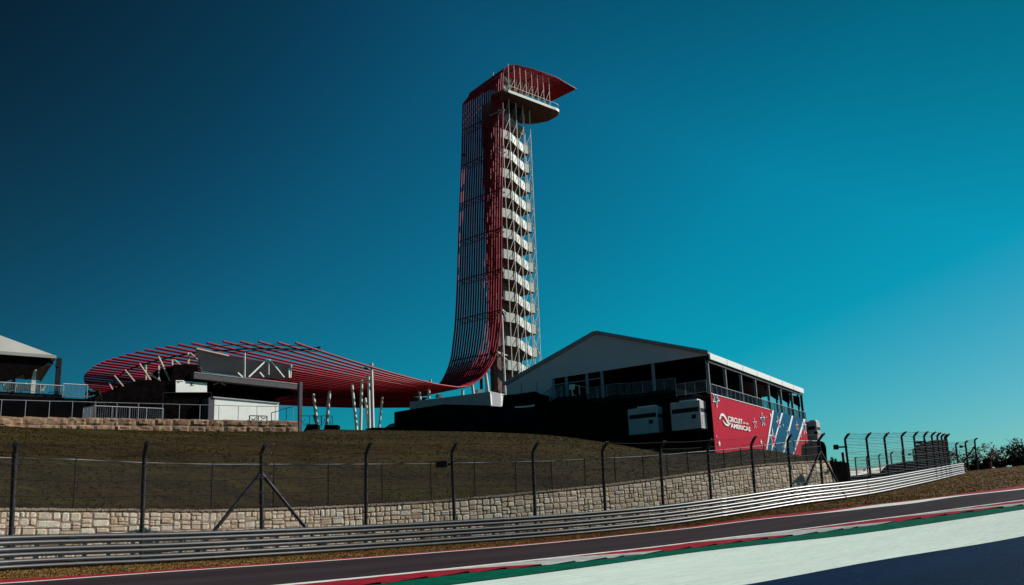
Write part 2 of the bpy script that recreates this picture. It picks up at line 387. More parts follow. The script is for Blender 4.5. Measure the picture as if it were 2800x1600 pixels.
strip('track_edge_line', 'red_bot', 'trk_top', M_line, .014)
strip('kerb_edge_line', 'trk_bot', 'wl_bot', M_line, .014)
strip('kerb_base', 'wl_bot', 'grn_top', M_kbase, .008)
strip('green_strip', 'grn_top', 'grn_bot', M_green, .012)
strip('white_run_off', lambda x: LY('grn_bot', x) - .10, 'blu_top', M_rwhite, .006)
strip('asphalt_joint', 'grn_bot', lambda x: LY('grn_bot', x) - .10, M_asph, .007)
strip('blue_run_off', 'blu_top', lambda x: LY('blu_top', x) - 30, M_blue, .010)
# kerb teeth: long thin ramps, alternately red and white in groups
def xof(px):
    pts = [(G(a, b).x, a) for a, b in LINES['wl_bot']]; pts = sorted((a, x) for x, a in pts); return interp(px, pts)
marks = [(-600, 'r'), (1150, 'w'), (1535, 'r'), (1880, 'w'), (2108, 'r'), (2402, 'w'), (2534, 'r'), (2800, 'w'), (2980, 'r')]
MX = [(xof(a), c) for a, c in marks]
teeth = {'r': MB(), 'w': MB()}
x = -10.0; L = 2.5; P = .74; PW = .56; kk = 0
while x < 60:
    c = [c for a, c in MX if a <= x]; c = c[-1] if c else 'r'
    b = teeth[c]; n = 6; o = len(b.v); g = c == 'w'
    pw = PW * (.42 if g and kk % 3 == 1 else 1.0)
    for i in range(n+1):
        t = i/n; xa = x + L*t; xb = xa + pw
        for xx, h in ((xa, .016), (xb, .05)):
            yt = LY('wl_bot', xx); yb = LY('grn_top', xx); y = yt + (yb-yt)*t
            y = min(y, yt-.01); b.v.append(V((xx, y, gz(xx) + h*(.4+.6*t))))
        xx = xb + .02; yt = LY('wl_bot', xx); yb = LY('grn_top', xx); b.v.append(V((xx, min(yt + (yb-yt)*t, yt-.01), gz(xx) + .010)))
    for i in range(n):
        b.f.append((o+3*i, o+3*i+1, o+3*i+4, o+3*i+3)); b.f.append((o+3*i+1, o+3*i+2, o+3*i+5, o+3*i+4))
    x += P; kk += 1
struct(teeth['r'].build('red_kerb', M_kred)); struct(teeth['w'].build('white_kerb', M_kwhite))
# ================================================================== RETAINING WALL + HILL
WT = [(-330,1393),(0,1393),(400,1396),(600,1396),(800,1391),(1000,1382),(1200,1370),(1500,1343),(1700,1322),(1900,1295),(2050,1275),(2160,1266),(2266,1261)]
def railD(px): return sm(px, [(a, c) for a, b, c in RAIL])
def railPt(px, off=0.0):
    y = sm(px, [(a, b) for a, b, c in RAIL]); p = W(px, y, railD(px)); p.z = gz(p.x); return p
wl = [];  
for px in list(range(-330, 2266, 40)) + [2266]:
    D = railD(px) + (2.4 if px < 1500 else 2.4 + (px-1500)/766*1.4)
    t = W(px, sm(px, WT), D); wl.append(t)
wallth = thing('retaining_wall', 'long pale limestone rubble retaining wall below the grass slope, behind the guardrail', 'wall', (wl[20].x, wl[20].y, gz(wl[20].x)))
b = MB(); uv = []; s = 0; prev = None
rows = 5
for i, t in enumerate(wl):
    if prev is not None: s += (V((t.x, t.y, 0)) - V((prev.x, prev.y, 0))).length
    prev = t; zb = gz(t.x) - .3
    for j in range(rows+1):
        z = zb + (t.z - zb)*j/rows; k = (1 - j/rows) * .25
        d = V((.45, -.89, 0)) * k
        b.v.append(V((t.x + d.x, t.y + d.y, z))); uv.append((s, z))
    b.v.append(V((t.x - .25, t.y + .45, t.z))); uv.append((s, t.z + .5))
r7 = rows + 2
for i in range(len(wl)-1):
    for j in range(rows+1): b.f.append((i*r7+j, (i+1)*r7+j, (i+1)*r7+j+1, i*r7+j+1))
# sloping end past the last coping stone
e = len(b.v); t = wl[-1]; q = W(2303, 1330, railD(2303) + 3.6)
for j in range(rows+1):
    z = (gz(t.x)-.3) + (t.z - gz(t.x)+.3)*j/rows; f = 1 - j/rows; b.v.append(V((t.x + (q.x - t.x)*f**.9, t.y + (q.y-t.y)*f**.9, z))); uv.append((s + 2.2*f, z))
for j in range(rows): b.f.append(((len(wl)-1)*r7+j, e+j, e+j+1, (len(wl)-1)*r7+j+1))
M_mortar = mat('wall_mortar', (.42, .27, .20), .95, var=.4, vscale=3, spec=.05)
b.build('mortar_bed', M_mortar, wallth)
# individually laid stones: recursive split of the wall face into uneven quarry-faced blocks
SL = [0.0]
for i in range(1, len(wl)): SL.append(SL[-1] + (V((wl[i].x, wl[i].y, 0)) - V((wl[i-1].x, wl[i-1].y, 0))).length)
def WF(s_, v_, out):                # s along the wall, v 0..1 up the wall
    s_ = max(0, min(SL[-1] - 1e-4, s_)); i = 0
    lo, hi = 0, len(SL)-1
    while hi - lo > 1:
        md = (lo+hi)//2
        if SL[md] <= s_: lo = md
        else: hi = md
    f = (s_ - SL[lo])/(SL[hi]-SL[lo]); t = wl[lo].lerp(wl[hi], f); zb = gz(t.x) - .3
    k = (1-v_)*.25 + out; return V((t.x + .45*k, t.y - .89*k, zb + (t.z - zb)*v_))
stones = []
rs = random.Random(11)
def splitr(s0, s1, v0, v1, H):
    w, h = s1-s0, (v1-v0)*H
    big = rs.uniform(.04, .24)
    if w*h < big and w < 2.6*h + .1 and h < .42 or (h < .16 and w < .5): stones.append((s0, s1, v0, v1)); return
    if w > h*rs.uniform(1.0, 1.9):
        m_ = s0 + w*rs.uniform(.35, .65); splitr(s0, m_, v0, v1, H); splitr(m_, s1, v0, v1, H)
    else:
        m_ = v0 + (v1-v0)*rs.uniform(.36, .64); splitr(s0, s1, v0, m_, H); splitr(s0, s1, m_, v1, H)
q_ = 0.0
while q_ < SL[-1] - .4:
    nx_ = min(SL[-1], q_ + rs.uniform(1.6, 3.0)); p_ = WF((q_+nx_)/2, 1, 0); H_ = p_.z - gz(p_.x) + .3
    splitr(q_, nx_, .06, .965, H_); q_ = nx_
sv, sf, sc_ = [], [], []
pal = [(.72,.57,.40),(.66,.50,.34),(.80,.70,.54),(.86,.79,.66),(.58,.41,.25),(.46,.29,.15),(.74,.62,.47),(.82,.76,.66),(.70,.54,.38),(.62,.50,.38)]
for (s0, s1, v0, v1) in stones:
    H_ = 1.9; g_ = .007; gv = g_/H_; o = len(sv); nx = 3; ny = 3; dep = rs.uniform(.008, .03); c = rs.choice(pal); k = rs.uniform(.98, 1.2); c = tuple(v*.5 + w*.5 for v, w in zip(c, (.90,.73,.56)))
    cut = [rs.uniform(.0, .3)*min(s1-s0, .35) for _ in range(4)]
    tx, ty = rs.uniform(-.012, .012), rs.uniform(-.012, .012)
    for iy in range(ny+1):
        for ix in range(nx+1):
            fx, fy = ix/nx, iy/ny; a_ = s0+g_ + (s1-s0-2*g_)*fx; b_ = v0+gv + (v1-v0-2*gv)*fy
            if ix in (0, nx) and iy in (0, ny):
                ci = cut[(ix > 0) + 2*(iy > 0)]; a_ += ci*(.5 if ix == 0 else -.5); b_ += ci*.35/H_*(1 if iy == 0 else -1)
            edge = ix in (0, nx) or iy in (0, ny)
            out = -.004 if edge else dep + tx*(fx-.5)*2 + ty*(fy-.5)*2 + rs.uniform(-.005, .006)
            if not edge: a_ += (s1-s0-.14)*.28*(1 if ix == 2 else -1); b_ += (v1-v0)*.15*(1 if iy == 2 else -1)
            sv.append(WF(a_, b_, out)); sc_.append((c[0]*k, c[1]*k, c[2]*k, 1))
    for iy in range(ny):
        for ix in range(nx): q2_ = o + iy*(nx+1)+ix; sf.append((q2_, q2_+1, q2_+nx+2, q2_+nx+1))
st_ = MB(); st_.v = sv; st_.f = sf
sm_ = mat('quarry_stone', (.8,.8,.8), .9, var=.28, vscale=9, bump=.5, bscale=25, spec=.1)
nn_ = sm_.node_tree; at_ = nn_.nodes.new('ShaderNodeAttribute'); at_.attribute_name = 'stone_colour'; bs_ = nn_.nodes['Principled BSDF']
src = bs_.inputs['Base Color'].links[0].from_socket; xm = nn_.nodes.new('ShaderNodeMix'); xm.data_type = 'RGBA'; xm.blend_type = 'MULTIPLY'; xm.inputs[0].default_value = 1
nn_.links.new(src, xm.inputs[6]); nn_.links.new(at_.outputs['Color'], xm.inputs[7]); nn_.links.new(xm.outputs[2], bs_.inputs['Base Color'])
so_ = st_.build('stone_face', sm_, wallth)
ca = so_.data.color_attributes.new('stone_colour', 'FLOAT_COLOR', 'POINT')
for i, c in enumerate(sc_): ca.data[i].color = c
# coping of cut stones
cm = MB()
for i in range(len(wl)-1):
    for h in range(5):
        a = wl[i].lerp(wl[i+1], h/5 + .01); c = wl[i].lerp(wl[i+1], (h+1)/5 - .015)
        dz = random.uniform(-.012, .012); dd = V((.45, -.89, 0)) * (.03 + random.uniform(0, .02)); bk = V((-.25, .45, 0))
        cm.prism([a+dd+Z*(-.03+dz), c+dd+Z*(-.03+dz), c+bk+Z*(-.03+dz), a+bk+Z*(-.03+dz)], Z*.085)
M_cope = mat('coping_stone', (.50, .40, .30), .9, col2=(.30, .20, .13), vscale=2.5)
cm.build('coping', M_cope, wallth)
# hill
CR = [(-420,1165),(0,1170),(400,1179),(815,1181),(860,1175),(1000,1176),(1130,1178),(1300,1181),(1500,1190),(1620,1205),(1700,1218),(1780,1232),(1830,1240),(1954,1241),(2065,1228),(2130,1236),(2209,1250),(2270,1263)]
def wallD(px): return 50 + px/815*14
def crestD(px): return interp(px, [(-420, wallD(-420)+.2), (815, 64.2), (1100, 63), (1950, 62), (2120, 58), (2270, 53)], False)
hb = MB(); hpx = list(range(-330, 2266, 20)) + [2266]; NR = 12
far = [1.12, 1.35, 1.8, 2.3, 3.2, 8]
for px in hpx:
    D0 = railD(px) + (2.4 if px < 1500 else 2.4 + (px-1500)/766*1.4)
    t = W(px, sm(px, WT), D0) + V((-.15, .3, -.10)); cpt = W(px, sm(px, CR), crestD(px))
    for j in range(NR+1):
        u = j/NR; p = t.lerp(cpt, u); 
        p.z = t.z + (cpt.z - t.z) * (u + .18*math.sin(math.pi*u)*(1 - px/3500) )
        p.z += (noise.noise(p*.12)*.25 + noise.noise(p*.6)*.04) * math.sin(math.pi*u)
        # never rise above the sight line to the crest
        hb.v.append(p)
    for k in far:
        hb.v.append(V((cpt.x*k, cpt.y*k, cpt.z*(1 + (k-1)*.93) if k < 4 else cpt.z*2.5)))
nr = NR + 1 + len(far)
for i in range(len(hpx)-1):
    for j in range(nr-1): a = i*nr+j; hb.f.append((a, a+nr, a+nr+1, a+1))
# right flank falls to the ground behind the wall end
i0 = (len(hpx)-1)*nr; e = len(hb.v)
for j in range(nr):
    p = hb.v[i0+j]; q = V((p.x + 1.4, p.y + 3.0, gz(p.x+1.4) - .1)); hb.v.append(q)
for j in range(nr-1): hb.f.append((i0+j, e+j, e+j+1, i0+j+1))
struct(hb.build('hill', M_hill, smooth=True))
def hill_pt(px, u):
    D0 = railD(px) + (2.4 if px < 1500 else 2.4 + (px-1500)/766*1.4)
    t = W(px, sm(px, WT), D0) + V((-.15, .3, -.10)); c = W(px, sm(px, CR), crestD(px)); p = t.lerp(c, u)
    p.z = t.z + (c.z - t.z) * (u + .18*math.sin(math.pi*u)*(1 - px/3500)); p.z += (noise.noise(p*.12)*.25 + noise.noise(p*.6)*.04) * math.sin(math.pi*u); return p
def tufts(name, pts, m, h0, h1, seed):
    q = random.Random(seed); vs = []; fs = []
    for p in pts:
        n_ = 3
        for _ in range(n_):
            a = q.uniform(0, 6.283); w = q.uniform(.02, .05); h = q.uniform(h0, h1); l = q.uniform(-.6, .6)*h; o = len(vs)
            x, y = p.x + q.uniform(-.08, .08), p.y + q.uniform(-.08, .08); c_, s_ = math.cos(a), math.sin(a)
            vs += [(x - c_*w, y - s_*w, p.z - .02), (x + c_*w, y + s_*w, p.z - .02), (x + l, y + l*.5, p.z + h)]; fs.append((o, o+1, o+2))
    b = MB(); b.v = [V(v) for v in vs]; b.f = fs; return struct(b.build(name, m), 'stuff')
rt_ = random.Random(5); P_ = []
for _ in range(26000):
    px = rt_.uniform(-60, 2262); u = rt_.random()**1.0; p = hill_pt(px, u)
    P_.append(p)
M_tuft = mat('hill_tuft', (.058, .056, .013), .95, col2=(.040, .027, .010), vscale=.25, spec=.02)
M_tuft2 = mat('verge_tuft', (.30, .165, .06), .95, col2=(.16, .085, .03), vscale=.6, spec=.02)
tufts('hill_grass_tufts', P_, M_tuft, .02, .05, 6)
P_ = []
for _ in range(24000):
    x = rt_.uniform(-17, 56)
    lo_y = LY('red_top', x) + .1; rp_ = None
    hi_y = interp(x, [(p.x, p.y) for p in RW]) + (0 if x < 40 else 14)
    if hi_y <= lo_y: continue
    y = lo_y + (hi_y - lo_y)*rt_.random(); P_.append(V((x, y, gz(x))))
tufts('verge_grass_tufts', P_, M_tuft2, .015, .045, 7)
# earth embankment seen past the wall end
eb = MB()
eb.prism([W(2262,1330,60), W(2262,1262,60), W(2300,1262,60), W(2322,1266,60), W(2330,1330,60)], V((2, 14, 0)))
struct(eb.build('earth_embankment', M_earth))
# ================================================================== FENCE ON THE WALL
wf = thing('chain_link_fence', 'low black chain-link fence standing along the top of the stone retaining wall', 'fence', tuple(wl[10]))
WFP = [(-130,1250),(33,1253),(200,1257),(390,1266),(578,1270),(748,1270),(898,1270),(1046,1269),(1180,1268),(1300,1265),(1413,1263),(1508,1261),(1599,1256),(1682,1252),(1759,1248),(1824,1243),(1881,1238),(1980,1230),(2026,1225.5),(2090,1218),(2123,1213),(2173,1206),(2205,1205),(2237,1206)]
tops = []; bots = []
for px, py in WFP:
    D = railD(px) + (2.4 if px < 1500 else 2.4 + (px-1500)/766*1.4) + .25
    p = W(px, py, D); q = W(px + (0 if px < 1500 else 3), sm(px, WT), D); p = V((q.x, q.y, p.z)); tops.append(p); bots.append(q - Z*.05)
for p, q in zip(tops, bots):
    MB().tube([q, p + Z*.03], .028, 6).build('post', M_dsteel, wf)
MB().tube(tops, .020, 6).build('top_rail', M_frail, wf)
n = MB(); uv = []; s = 0
for i, (p, q) in enumerate(zip(tops, bots)):
    if i: s += (q - bots[i-1]).length
    n.v += [q, p]; uv += [(s, q.z), (s, p.z)]
for i in range(len(tops)-1): n.f.append((2*i, 2*i+2, 2*i+3, 2*i+1))
n.build('mesh_panel', M_net2, wf, uv=uv)
# ================================================================== GUARDRAIL
gr = thing('guardrail', 'triple corrugated steel guardrail curving uphill along the far edge of the track', 'guardrail', tuple(railPt(1000)))
M_rail = mat('guardrail_steel', (.04, .036, .038), .42, metal=0, var=.35, vscale=1.4, spec=.5)
M_rail.node_tree.nodes['Principled BSDF'].inputs['IOR'].default_value = 2.3
pxs = [-330, -200, -80] + list(range(0, 2640, 33)) + [2637]
cl = [railPt(p) for p in pxs]
prof = [(0,.312),(.03,.302),(.055,.288),(.072,.268),(.082,.245),(.083,.225),(.075,.205),(.045,.182),(.02,.17),(.010,.158),(.03,.146),(.055,.132),(.072,.112),(.082,.09),(.083,.07),(.075,.05),(.045,.022),(0,0)]
def nrm(i):
    a = cl[max(0, i-1)]; c = cl[min(len(cl)-1, i+1)]; d = (c-a); d.z = 0; d.normalize(); return V((d.y, -d.x, 0))
HT = 1.1
for k, zb in enumerate((.03, .385, .74)):
    b = MB(); m = len(prof)
    for i, p in enumerate(cl):
        nn = nrm(i)
        for d, z in prof: b.v.append(p + nn*d + Z*(zb + z))
    for i in range(len(cl)-1):
        for j in range(m-1): b.f.append((i*m+j, i*m+j+1, (i+1)*m+j+1, (i+1)*m+j))
    b.build('rail_beam', M_rail, gr, smooth=True)
for i in range(0, len(cl), 2):
    nn = nrm(i); MB().cbox(cl[i] - nn*.09 - Z*.1, nn*.12, V((-nn.y, nn.x, 0))*.10, 1.17).build('post', M_galv, gr)
for i in range(3, len(cl)-1, 6):      # lap splices
    nn = nrm(i); tt = V((-nn.y, nn.x, 0)); m_ = MB(); m = len(prof)
    for o in (-.17, .17):
        for zb in (.03, .385, .74):
            for d, z in prof: m_.v.append(cl[i] + tt*o + nn*(d+.006) + Z*(zb + z))
    for q in range(3):
        for j in range(m-1): m_.f.append((q*m+j, q*m+j+1, 3*m+q*m+j+1, 3*m+q*m+j))
    m_.build('splice', M_rail, gr)
# ================================================================== DEBRIS FENCE
DF = [ # bottom, kink, tip, brace
 (-300,1480,-292,1225,-286,1200,0),(33,1468,38,1237,43,1212,0),(389,1456,394,1247,402,1209,0),(717,1440,713,1243,724,1216,1),(1000,1430,1002,1240,1013,1212,0),(1243,1418,1235,1236,1248,1212,0),
 (1463,1407,1457,1236,1470,1210,0),(1654,1393,1648,1230,1661,1210,0),(1812,1376,1806,1228,1818,1208,0),(1943,1360,1936,1222,1948,1202,0),(2063,1346,2055,1216,2065,1194,0),
 (2163,1334,2154,1206,2162,1189,0),(2247,1323,2241,1203,2252,1186,1),(2324,1313,2310,1200,2320.5,1186,0),(2380,1302,2369,1197.5,2379,1184,0),(2429,1295,2418,1196.5,2428,1183.5,0),
 (2475,1288,2465.5,1192.5,2476,1181,0),(2509,1282,2499,1193,2508.5,1181,0),(2536,1278,2527,1192.6,2535.5,1180.6,0),(2556,1275,2548,1191.5,2556.5,1181.4,0),(2571,1273,2563,1192.6,2570.5,1183,0),
 (2583,1271,2574,1194,2582,1186,0),(2592,1270,2583,1195.4,2591,1187,0),(2597,1270,2587,1196,2595,1187,0)]
def dfence(name, label, rows, Dof, rad, cables, net):
    th = thing(name, label, 'fence'); pts = []
    first = True
    for bx, by, kx, ky, tx, ty, br in rows:
        D = Dof(bx); q = W(bx, by, D); kz = W(kx, ky, D).z; q0 = V((q.x, q.y, gz(q.x) - .05))
        lean = (W(kx, ky, D).x - q.x) * .75
        k = V((q.x + lean, q.y, kz)); tp = W(tx, ty, D - .28); 
        if first: th.location = q0; first = False; 
        pts.append((q0, k, tp, br))
    th_loc = th.location.copy()
    for q0, k, tp, br in pts:
        m = MB(); dk = (tp-k).normalized(); m.tube([q0, k - Z*.06, k + dk*.06, tp], rad, 8); m.tube([tp, tp + V((.05, -.04, -.03))], rad*.9, 8)
        m.build('post', M_post, th, smooth=True)
        if br:
            ix = [p[0] for p in pts].index(q0); tg = (pts[min(ix+1, len(pts)-1)][0] - pts[max(ix-1, 0)][0]); tg.z = 0; tg.normalize(); zb = k.z - (k.z - q0.z)*.18
            for sg in ((-1, 1) if br == 1 else (-1,)):
                tdir = tg * sg * (k.z - q0.z) * .68
                MB().tube([V((k.x, k.y, zb)), V((q0.x, q0.y, gz(q0.x))) + tdir], rad*.9, 8).build('brace', M_post, th, smooth=True)
    for c in cables:
        m = MB()
        for (a, ka, ta, _), (b2, kb, tb, _) in zip(pts, pts[1:]):
            f = lambda q, k, t: (q.lerp(k, c) if c <= 1 else k.lerp(t, c-1)) + V((0, -rad*1.2, 0))
            p0, p1 = f(a, ka, ta), f(b2, kb, tb); L = (p1-p0).length
            m.tube([p0.lerp(p1, u/6) - Z*(.014*L*4*(u/6)*(1-u/6)) for u in range(7)], .011, 5, cap=False)
        m.build('cable', M_dsteel, th)
    if net:
        m = MB(); uv = []; s = 0
        for i, (q, k, t, _) in enumerate(pts):
            if i: s += (q - pts[i-1][0]).length
            lo = q.lerp(k, .28)
            m.v += [lo, k, k.lerp(t, .97)]; uv += [(s, lo.z), (s, k.z), (s, k.z + (t-k).length)]
        for i in range(len(pts)-1):
            for j in (0, 1): m.f.append((3*i+j, 3*i+3+j, 3*i+4+j, 3*i+1+j))
        m.build('net', net, th, uv=uv)
    return th, pts
CAB = [.36, .50, .63, .77, .90, 1.0, 1.93]
dA, ptsA = dfence('debris_fence', 'tall catch fence with bent-top posts, cables and a braced post, between guardrail and stone wall', DF[:13], lambda px: railD(px) + .55, .078, CAB, M_net)
dB, ptsB = dfence('debris_fence', 'tall bent-post catch fence against the sky beyond the end of the stone wall', DF[12:][1:], lambda px: railD(px) + .75, .078, CAB, M_netf)
# loose cable tails on the braced post
q0, k, tp, _ = ptsA[3]
m = MB()
for c in CAB: 
    p = q0.lerp(k, c) if c <= 1 else k.lerp(tp, c-1); MB().tube([p + V((0, -.1, 0)), p + V((.42, -.1, .03))], .022, 6).build('cable_end', M_galv, dA)
DF2 = [(2343,1302,2338,1254,2341,1250,0),(2373,1297,2370,1250.5,2373,1246.5,0),(2408,1295,2403,1247,2407,1242,0),(2440,1292,2436,1241,2441,1235.5,0),(2471,1286,2467,1236,2472,1231,0),(2501,1281,2497,1231,2500,1227,0),(2526,1277,2521,1226,2525,1222,0),(2560,1272,2555,1221,2559,1216,0)]
DF3 = [(2590,1268,2587,1216,2591,1211,0),(2619,1265,2613.5,1216,2619.5,1209.5,0),(2645,1263,2640,1211,2646,1204.5,0),(2670,1262,2666,1204,2672,1198,2)]
dfence('debris_fence', 'small distant catch fence seen through the nearer fence, above the pale roofs', DF2, lambda px: 112 - (px-2340)*.03, .10, [.3,.45,.6,.75,.9,1.0,1.9], M_netf)
dfence('debris_fence', 'short distant catch fence ending in a braced post in front of the bare trees', DF3, lambda px: 98, .10, [.3,.45,.6,.75,.9,1.0,1.9], M_netf)
# signal light panels on the catch fence posts
def panel(x0, y0, x1, y1, ax_, ay_, D, label):
    t = thing('signal_panel', label, 'track light', tuple(W(x0, y1, D)), 'light panels on the catch fences')
    a = W(x0, y0, D); b_ = W(x1, y0, D); c = W(x0, y1, D); w = b_-a; w.z = 0; h = a.z-c.z
    MB().box(c - V((0,.12,0)), w, V((0, .24, 0)), Z*h).build('housing', M_dsteel, t, bevel=.02)
    MB().box(c + w*.08 - V((0,.135,0)) + Z*h*.1, w*.84, V((0, .012, 0)), Z*h*.8).build('screen', M_dsteel, t)
    MB().bar(W((x0+x1)/2, (y0+y1)/2, D) , W(ax_, ay_, D+.1), .07, .10).build('bracket', M_dsteel, t)
panel(1192,1261,1224,1279, 1238,1269, railD(1240)+.3, 'small black light panel bracketed to the catch fence post left of the tower line')
panel(2281,1216.5,2292,1229.5, 2316,1222, railD(2316)+.7, 'black light panel on a wedge bracket against the pale sky right of the braced post')
panel(2503,1207,2520,1214, 2531,1206, railD(2520)+.6, 'slim black light panel between two bunched catch fence posts')
panel(2484,1240,2490,1245, 2499,1241, 111, 'tiny black light panel on the distant small fence')
panel(2625,1218,2631,1225, 2642,1221, 97.5, 'tiny black light panel on the fence by the bare trees')
# ================================================================== GENERIC RAILING
def railing(name, label, pts, h, m, spacing=1.2, pick=.12, cat='railing', rr=.03, white_top=False, group=None):
    th = thing(name, label, cat, tuple(pts[0]), group)
    for a, b2 in zip(pts, pts[1:]):
        a, b2 = V(a), V(b2); L = (b2-a).length; n = max(1, round(L/spacing))
        MB().tube([a+Z*h, b2+Z*h], rr, 6).build('top_rail', M_white if white_top else m, th)
        MB().tube([a+Z*.12, b2+Z*.12], rr*.8, 6).build('bottom_rail', m, th)
        for i in range(n+1): p = a.lerp(b2, i/n); MB().tube([p, p+Z*h], rr*1.1, 6).build('post', m, th)
        if pick:
            k = MB(); q = int(L/pick)
            for i in range(1, q): p = a.lerp(b2, i/q); k.bar(p+Z*.12, p+Z*(h-.02), .018)
            k.build('pickets', m, th)
    return th
# ================================================================== TOWER
TO = V((-0.77, 160, 0)); E1 = V((.669, .743, 0)); E2 = V((-.743, .669, 0))
def T(a, b2, z): return TO + E1*a + E2*b2 + Z*z
tow = thing('observation_tower', 'tall white lattice observation tower wrapped in red tubes with a cantilevered viewing deck', 'tower', tuple(T(5, 5, 16.5)))
def s1v(z, u):
    near = [(25.2,-12.2),(26.25,-10.0),(28,-7.4),(31.31,-4.6),(34.94,-3.1),(39.71,-2.2),(50.1,-1.5),(62.5,-.75),(75.4,.2),(88.8,1.0),(96.0,1.3)]
    farr = [(25.6,-11.2),(26.98,-8.9),(28.53,-7.3),(31.05,-5.6),(33.56,-4.5),(41.85,-2.9),(51.9,-2.0),(65.7,-1.0),(83.9,.6),(96.0,1.3)]
    return interp(z, near)*(1-u) + interp(z, farr)*u
NV = 19
roofN = [(1.5,-.3,97.6),(2.0,-.4,98.9),(3.0,-.7,99.8),(4.6,-1.5,100.4),(9,-3.1,100.5),(15.2,-4.7,100.4),(22.9,-4.7,100.5)]
roofF = [(1.5,10.6,96.2),(1.9,10.5,97.4),(2.9,10.2,98.3),(4.4,9.6,99.0),(9,7.6,99.8),(15.2,5.0,100.3),(22.7,3.3,100.4)]
veil = []
for i in range(NV):
    u = i/(NV-1); s2 = -.3 + 11.3*u; path = []
    for z in (25.2,25.7,26.4,27.3,28.5,30,31.8,34,36.8,40,46,52,58,64,70,76,82,88,92,95):
        path.append(T(s1v(z, u), s2 + (1.2*u if z > 40 else 1.2*u), z))
    for a, c in zip(roofN, roofF): path.append(T(a[0]*(1-u)+c[0]*u, a[1]*(1-u)+c[1]*u, a[2]*(1-u)+c[2]*u))
    veil.append(path)
    MB().tube(path[19:], .15, 8).build('roof_tube', M_red, tow, smooth=True)
    MB().tube(path[:21], .21, 8).build('veil_tube', M_vred, tow, smooth=True)
# cross members of the roof (infill between tubes)
for t in (.12, .32, .52, .72, .9):
    i0 = 20; ii = 20 + t*6; k = int(ii); f = ii-k
    MB().tube([veil[j][k].lerp(veil[j][min(k+1, 26)], f) - Z*.2 for j in range(NV)], .11, 6).build('roof_beam', M_dsteel, tow)
for j in range(NV-1):       # infill tubes half way between, dark red standing for shade in the gaps
    pa = [(veil[j][k]+veil[j+1][k])/2 - Z*.05 for k in range(22, 27)]
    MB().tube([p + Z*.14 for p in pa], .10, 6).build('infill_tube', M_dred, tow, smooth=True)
# brackets tying the veil to the lattice, dark lattice trusses behind the tubes
BZ = [33.2, 42.5, 51.5, 60.8, 70.0, 79.5, 88.5]
for zb in BZ:
    k = MB(); 
    P0 = [T(s1v(zb, j/6) + .25, -.3 + 12.4*j/6, zb) for j in range(7)]
    P1 = [T(s1v(zb, j/6) + 1.0, -.3 + 12.4*j/6, zb - .9) for j in range(7)]
    k.tube(P0, .12, 6); k.tube(P1, .09, 6)
    for j in range(6): k.bar(P0[j], P1[j+1], .08); k.bar(P1[j], P0[j+1], .08)
    k.build('ring_truss', M_dsteel, tow)
    e0 = T(s1v(zb, 0) + .2, -.45, zb)
    m = MB(); m.bar(e0, T(.2, .3, zb - .2), .13); m.bar(e0 + Z*.0, T(.2, .3, zb - 1.2), .10); m.bar(e0, T(.3, 3, zb-.3), .1); m.build('bracket', M_wsteel, tow)
    MB().tube([e0 + V((-.0,-.25,0)), e0 + V((0,.25,0))], .22, 10).build('bracket_node', M_wsteel, tow)
MB().box(W(1262,424,168), V((1.1,.2,0)), V((0,.5,0)), Z*.35).build('flood_light', M_dsteel, tow)
# lattice columns
CS = [1.2, 3.5, 5.9, 8.2, 10.6]; ZB, ZT = 16.5, 98.5
for a in CS: MB().tube([T(a, 0, ZB), T(a, 0, 92.3)], .10, 8).build('column', M_wsteel, tow, smooth=True)
for b2 in (1.7, 3.9, 6.2): MB().tube([T(10.6, b2, ZB), T(10.6, b2, 92)], .11, 8).build('column', M_wsteel, tow, smooth=True)
for a, b2 in ((0, 3.4), (0, 6.2), (5, 6.4)): MB().tube([T(a+1.2, b2, ZB), T(a+1.2, b2, 92)], .09, 8).build('column', M_wsteel, tow, smooth=True)
LZ = [84.0, 79.4, 74.7, 70.0, 65.3, 60.6, 55.9, 51.3, 46.5, 41.8, 36.6, 31.4, 26.5, 21.8]
lev = [88.7] + LZ
for z0, z1 in zip(lev, lev[1:]):
    # single diagonals on the front face, crosses on the right face
    for n_, (a, c) in enumerate(zip(CS, CS[1:])):
        if n_ < 3: MB().tube([T(a, -.05, z1 - 1.2 - .35*n_), T(c, -.05, z0 - 1.2 - .35*n_)], .055, 6).build('brace', M_wsteel, tow)
    m = MB(); m.tube([T(10.6, 0, z1 - 2.6), T(10.6, 1.7, z0 - 3.3)], .05, 6); m.tube([T(10.6, 1.7, z1 - 2.6), T(10.6, 0, z0 - 3.3)], .05, 6)
    m.tube([T(10.6, 1.7, z1 - 2.6), T(10.6, 3.9, z0 - 3.3)], .05, 6); m.tube([T(8.2, -.05, z1 - 2.4), T(10.6, -.02, z0 - 2.6)], .05, 6)
    m.build('cross_brace', M_wsteel, tow)
    m = MB(); m.tube([T(0, 0, z1), T(0, 3.4, z0)], .06, 6); m.tube([T(0, 3.4, z1), T(0, 6.2, z0)], .06, 6); m.build('side_brace', M_dsteel, tow)
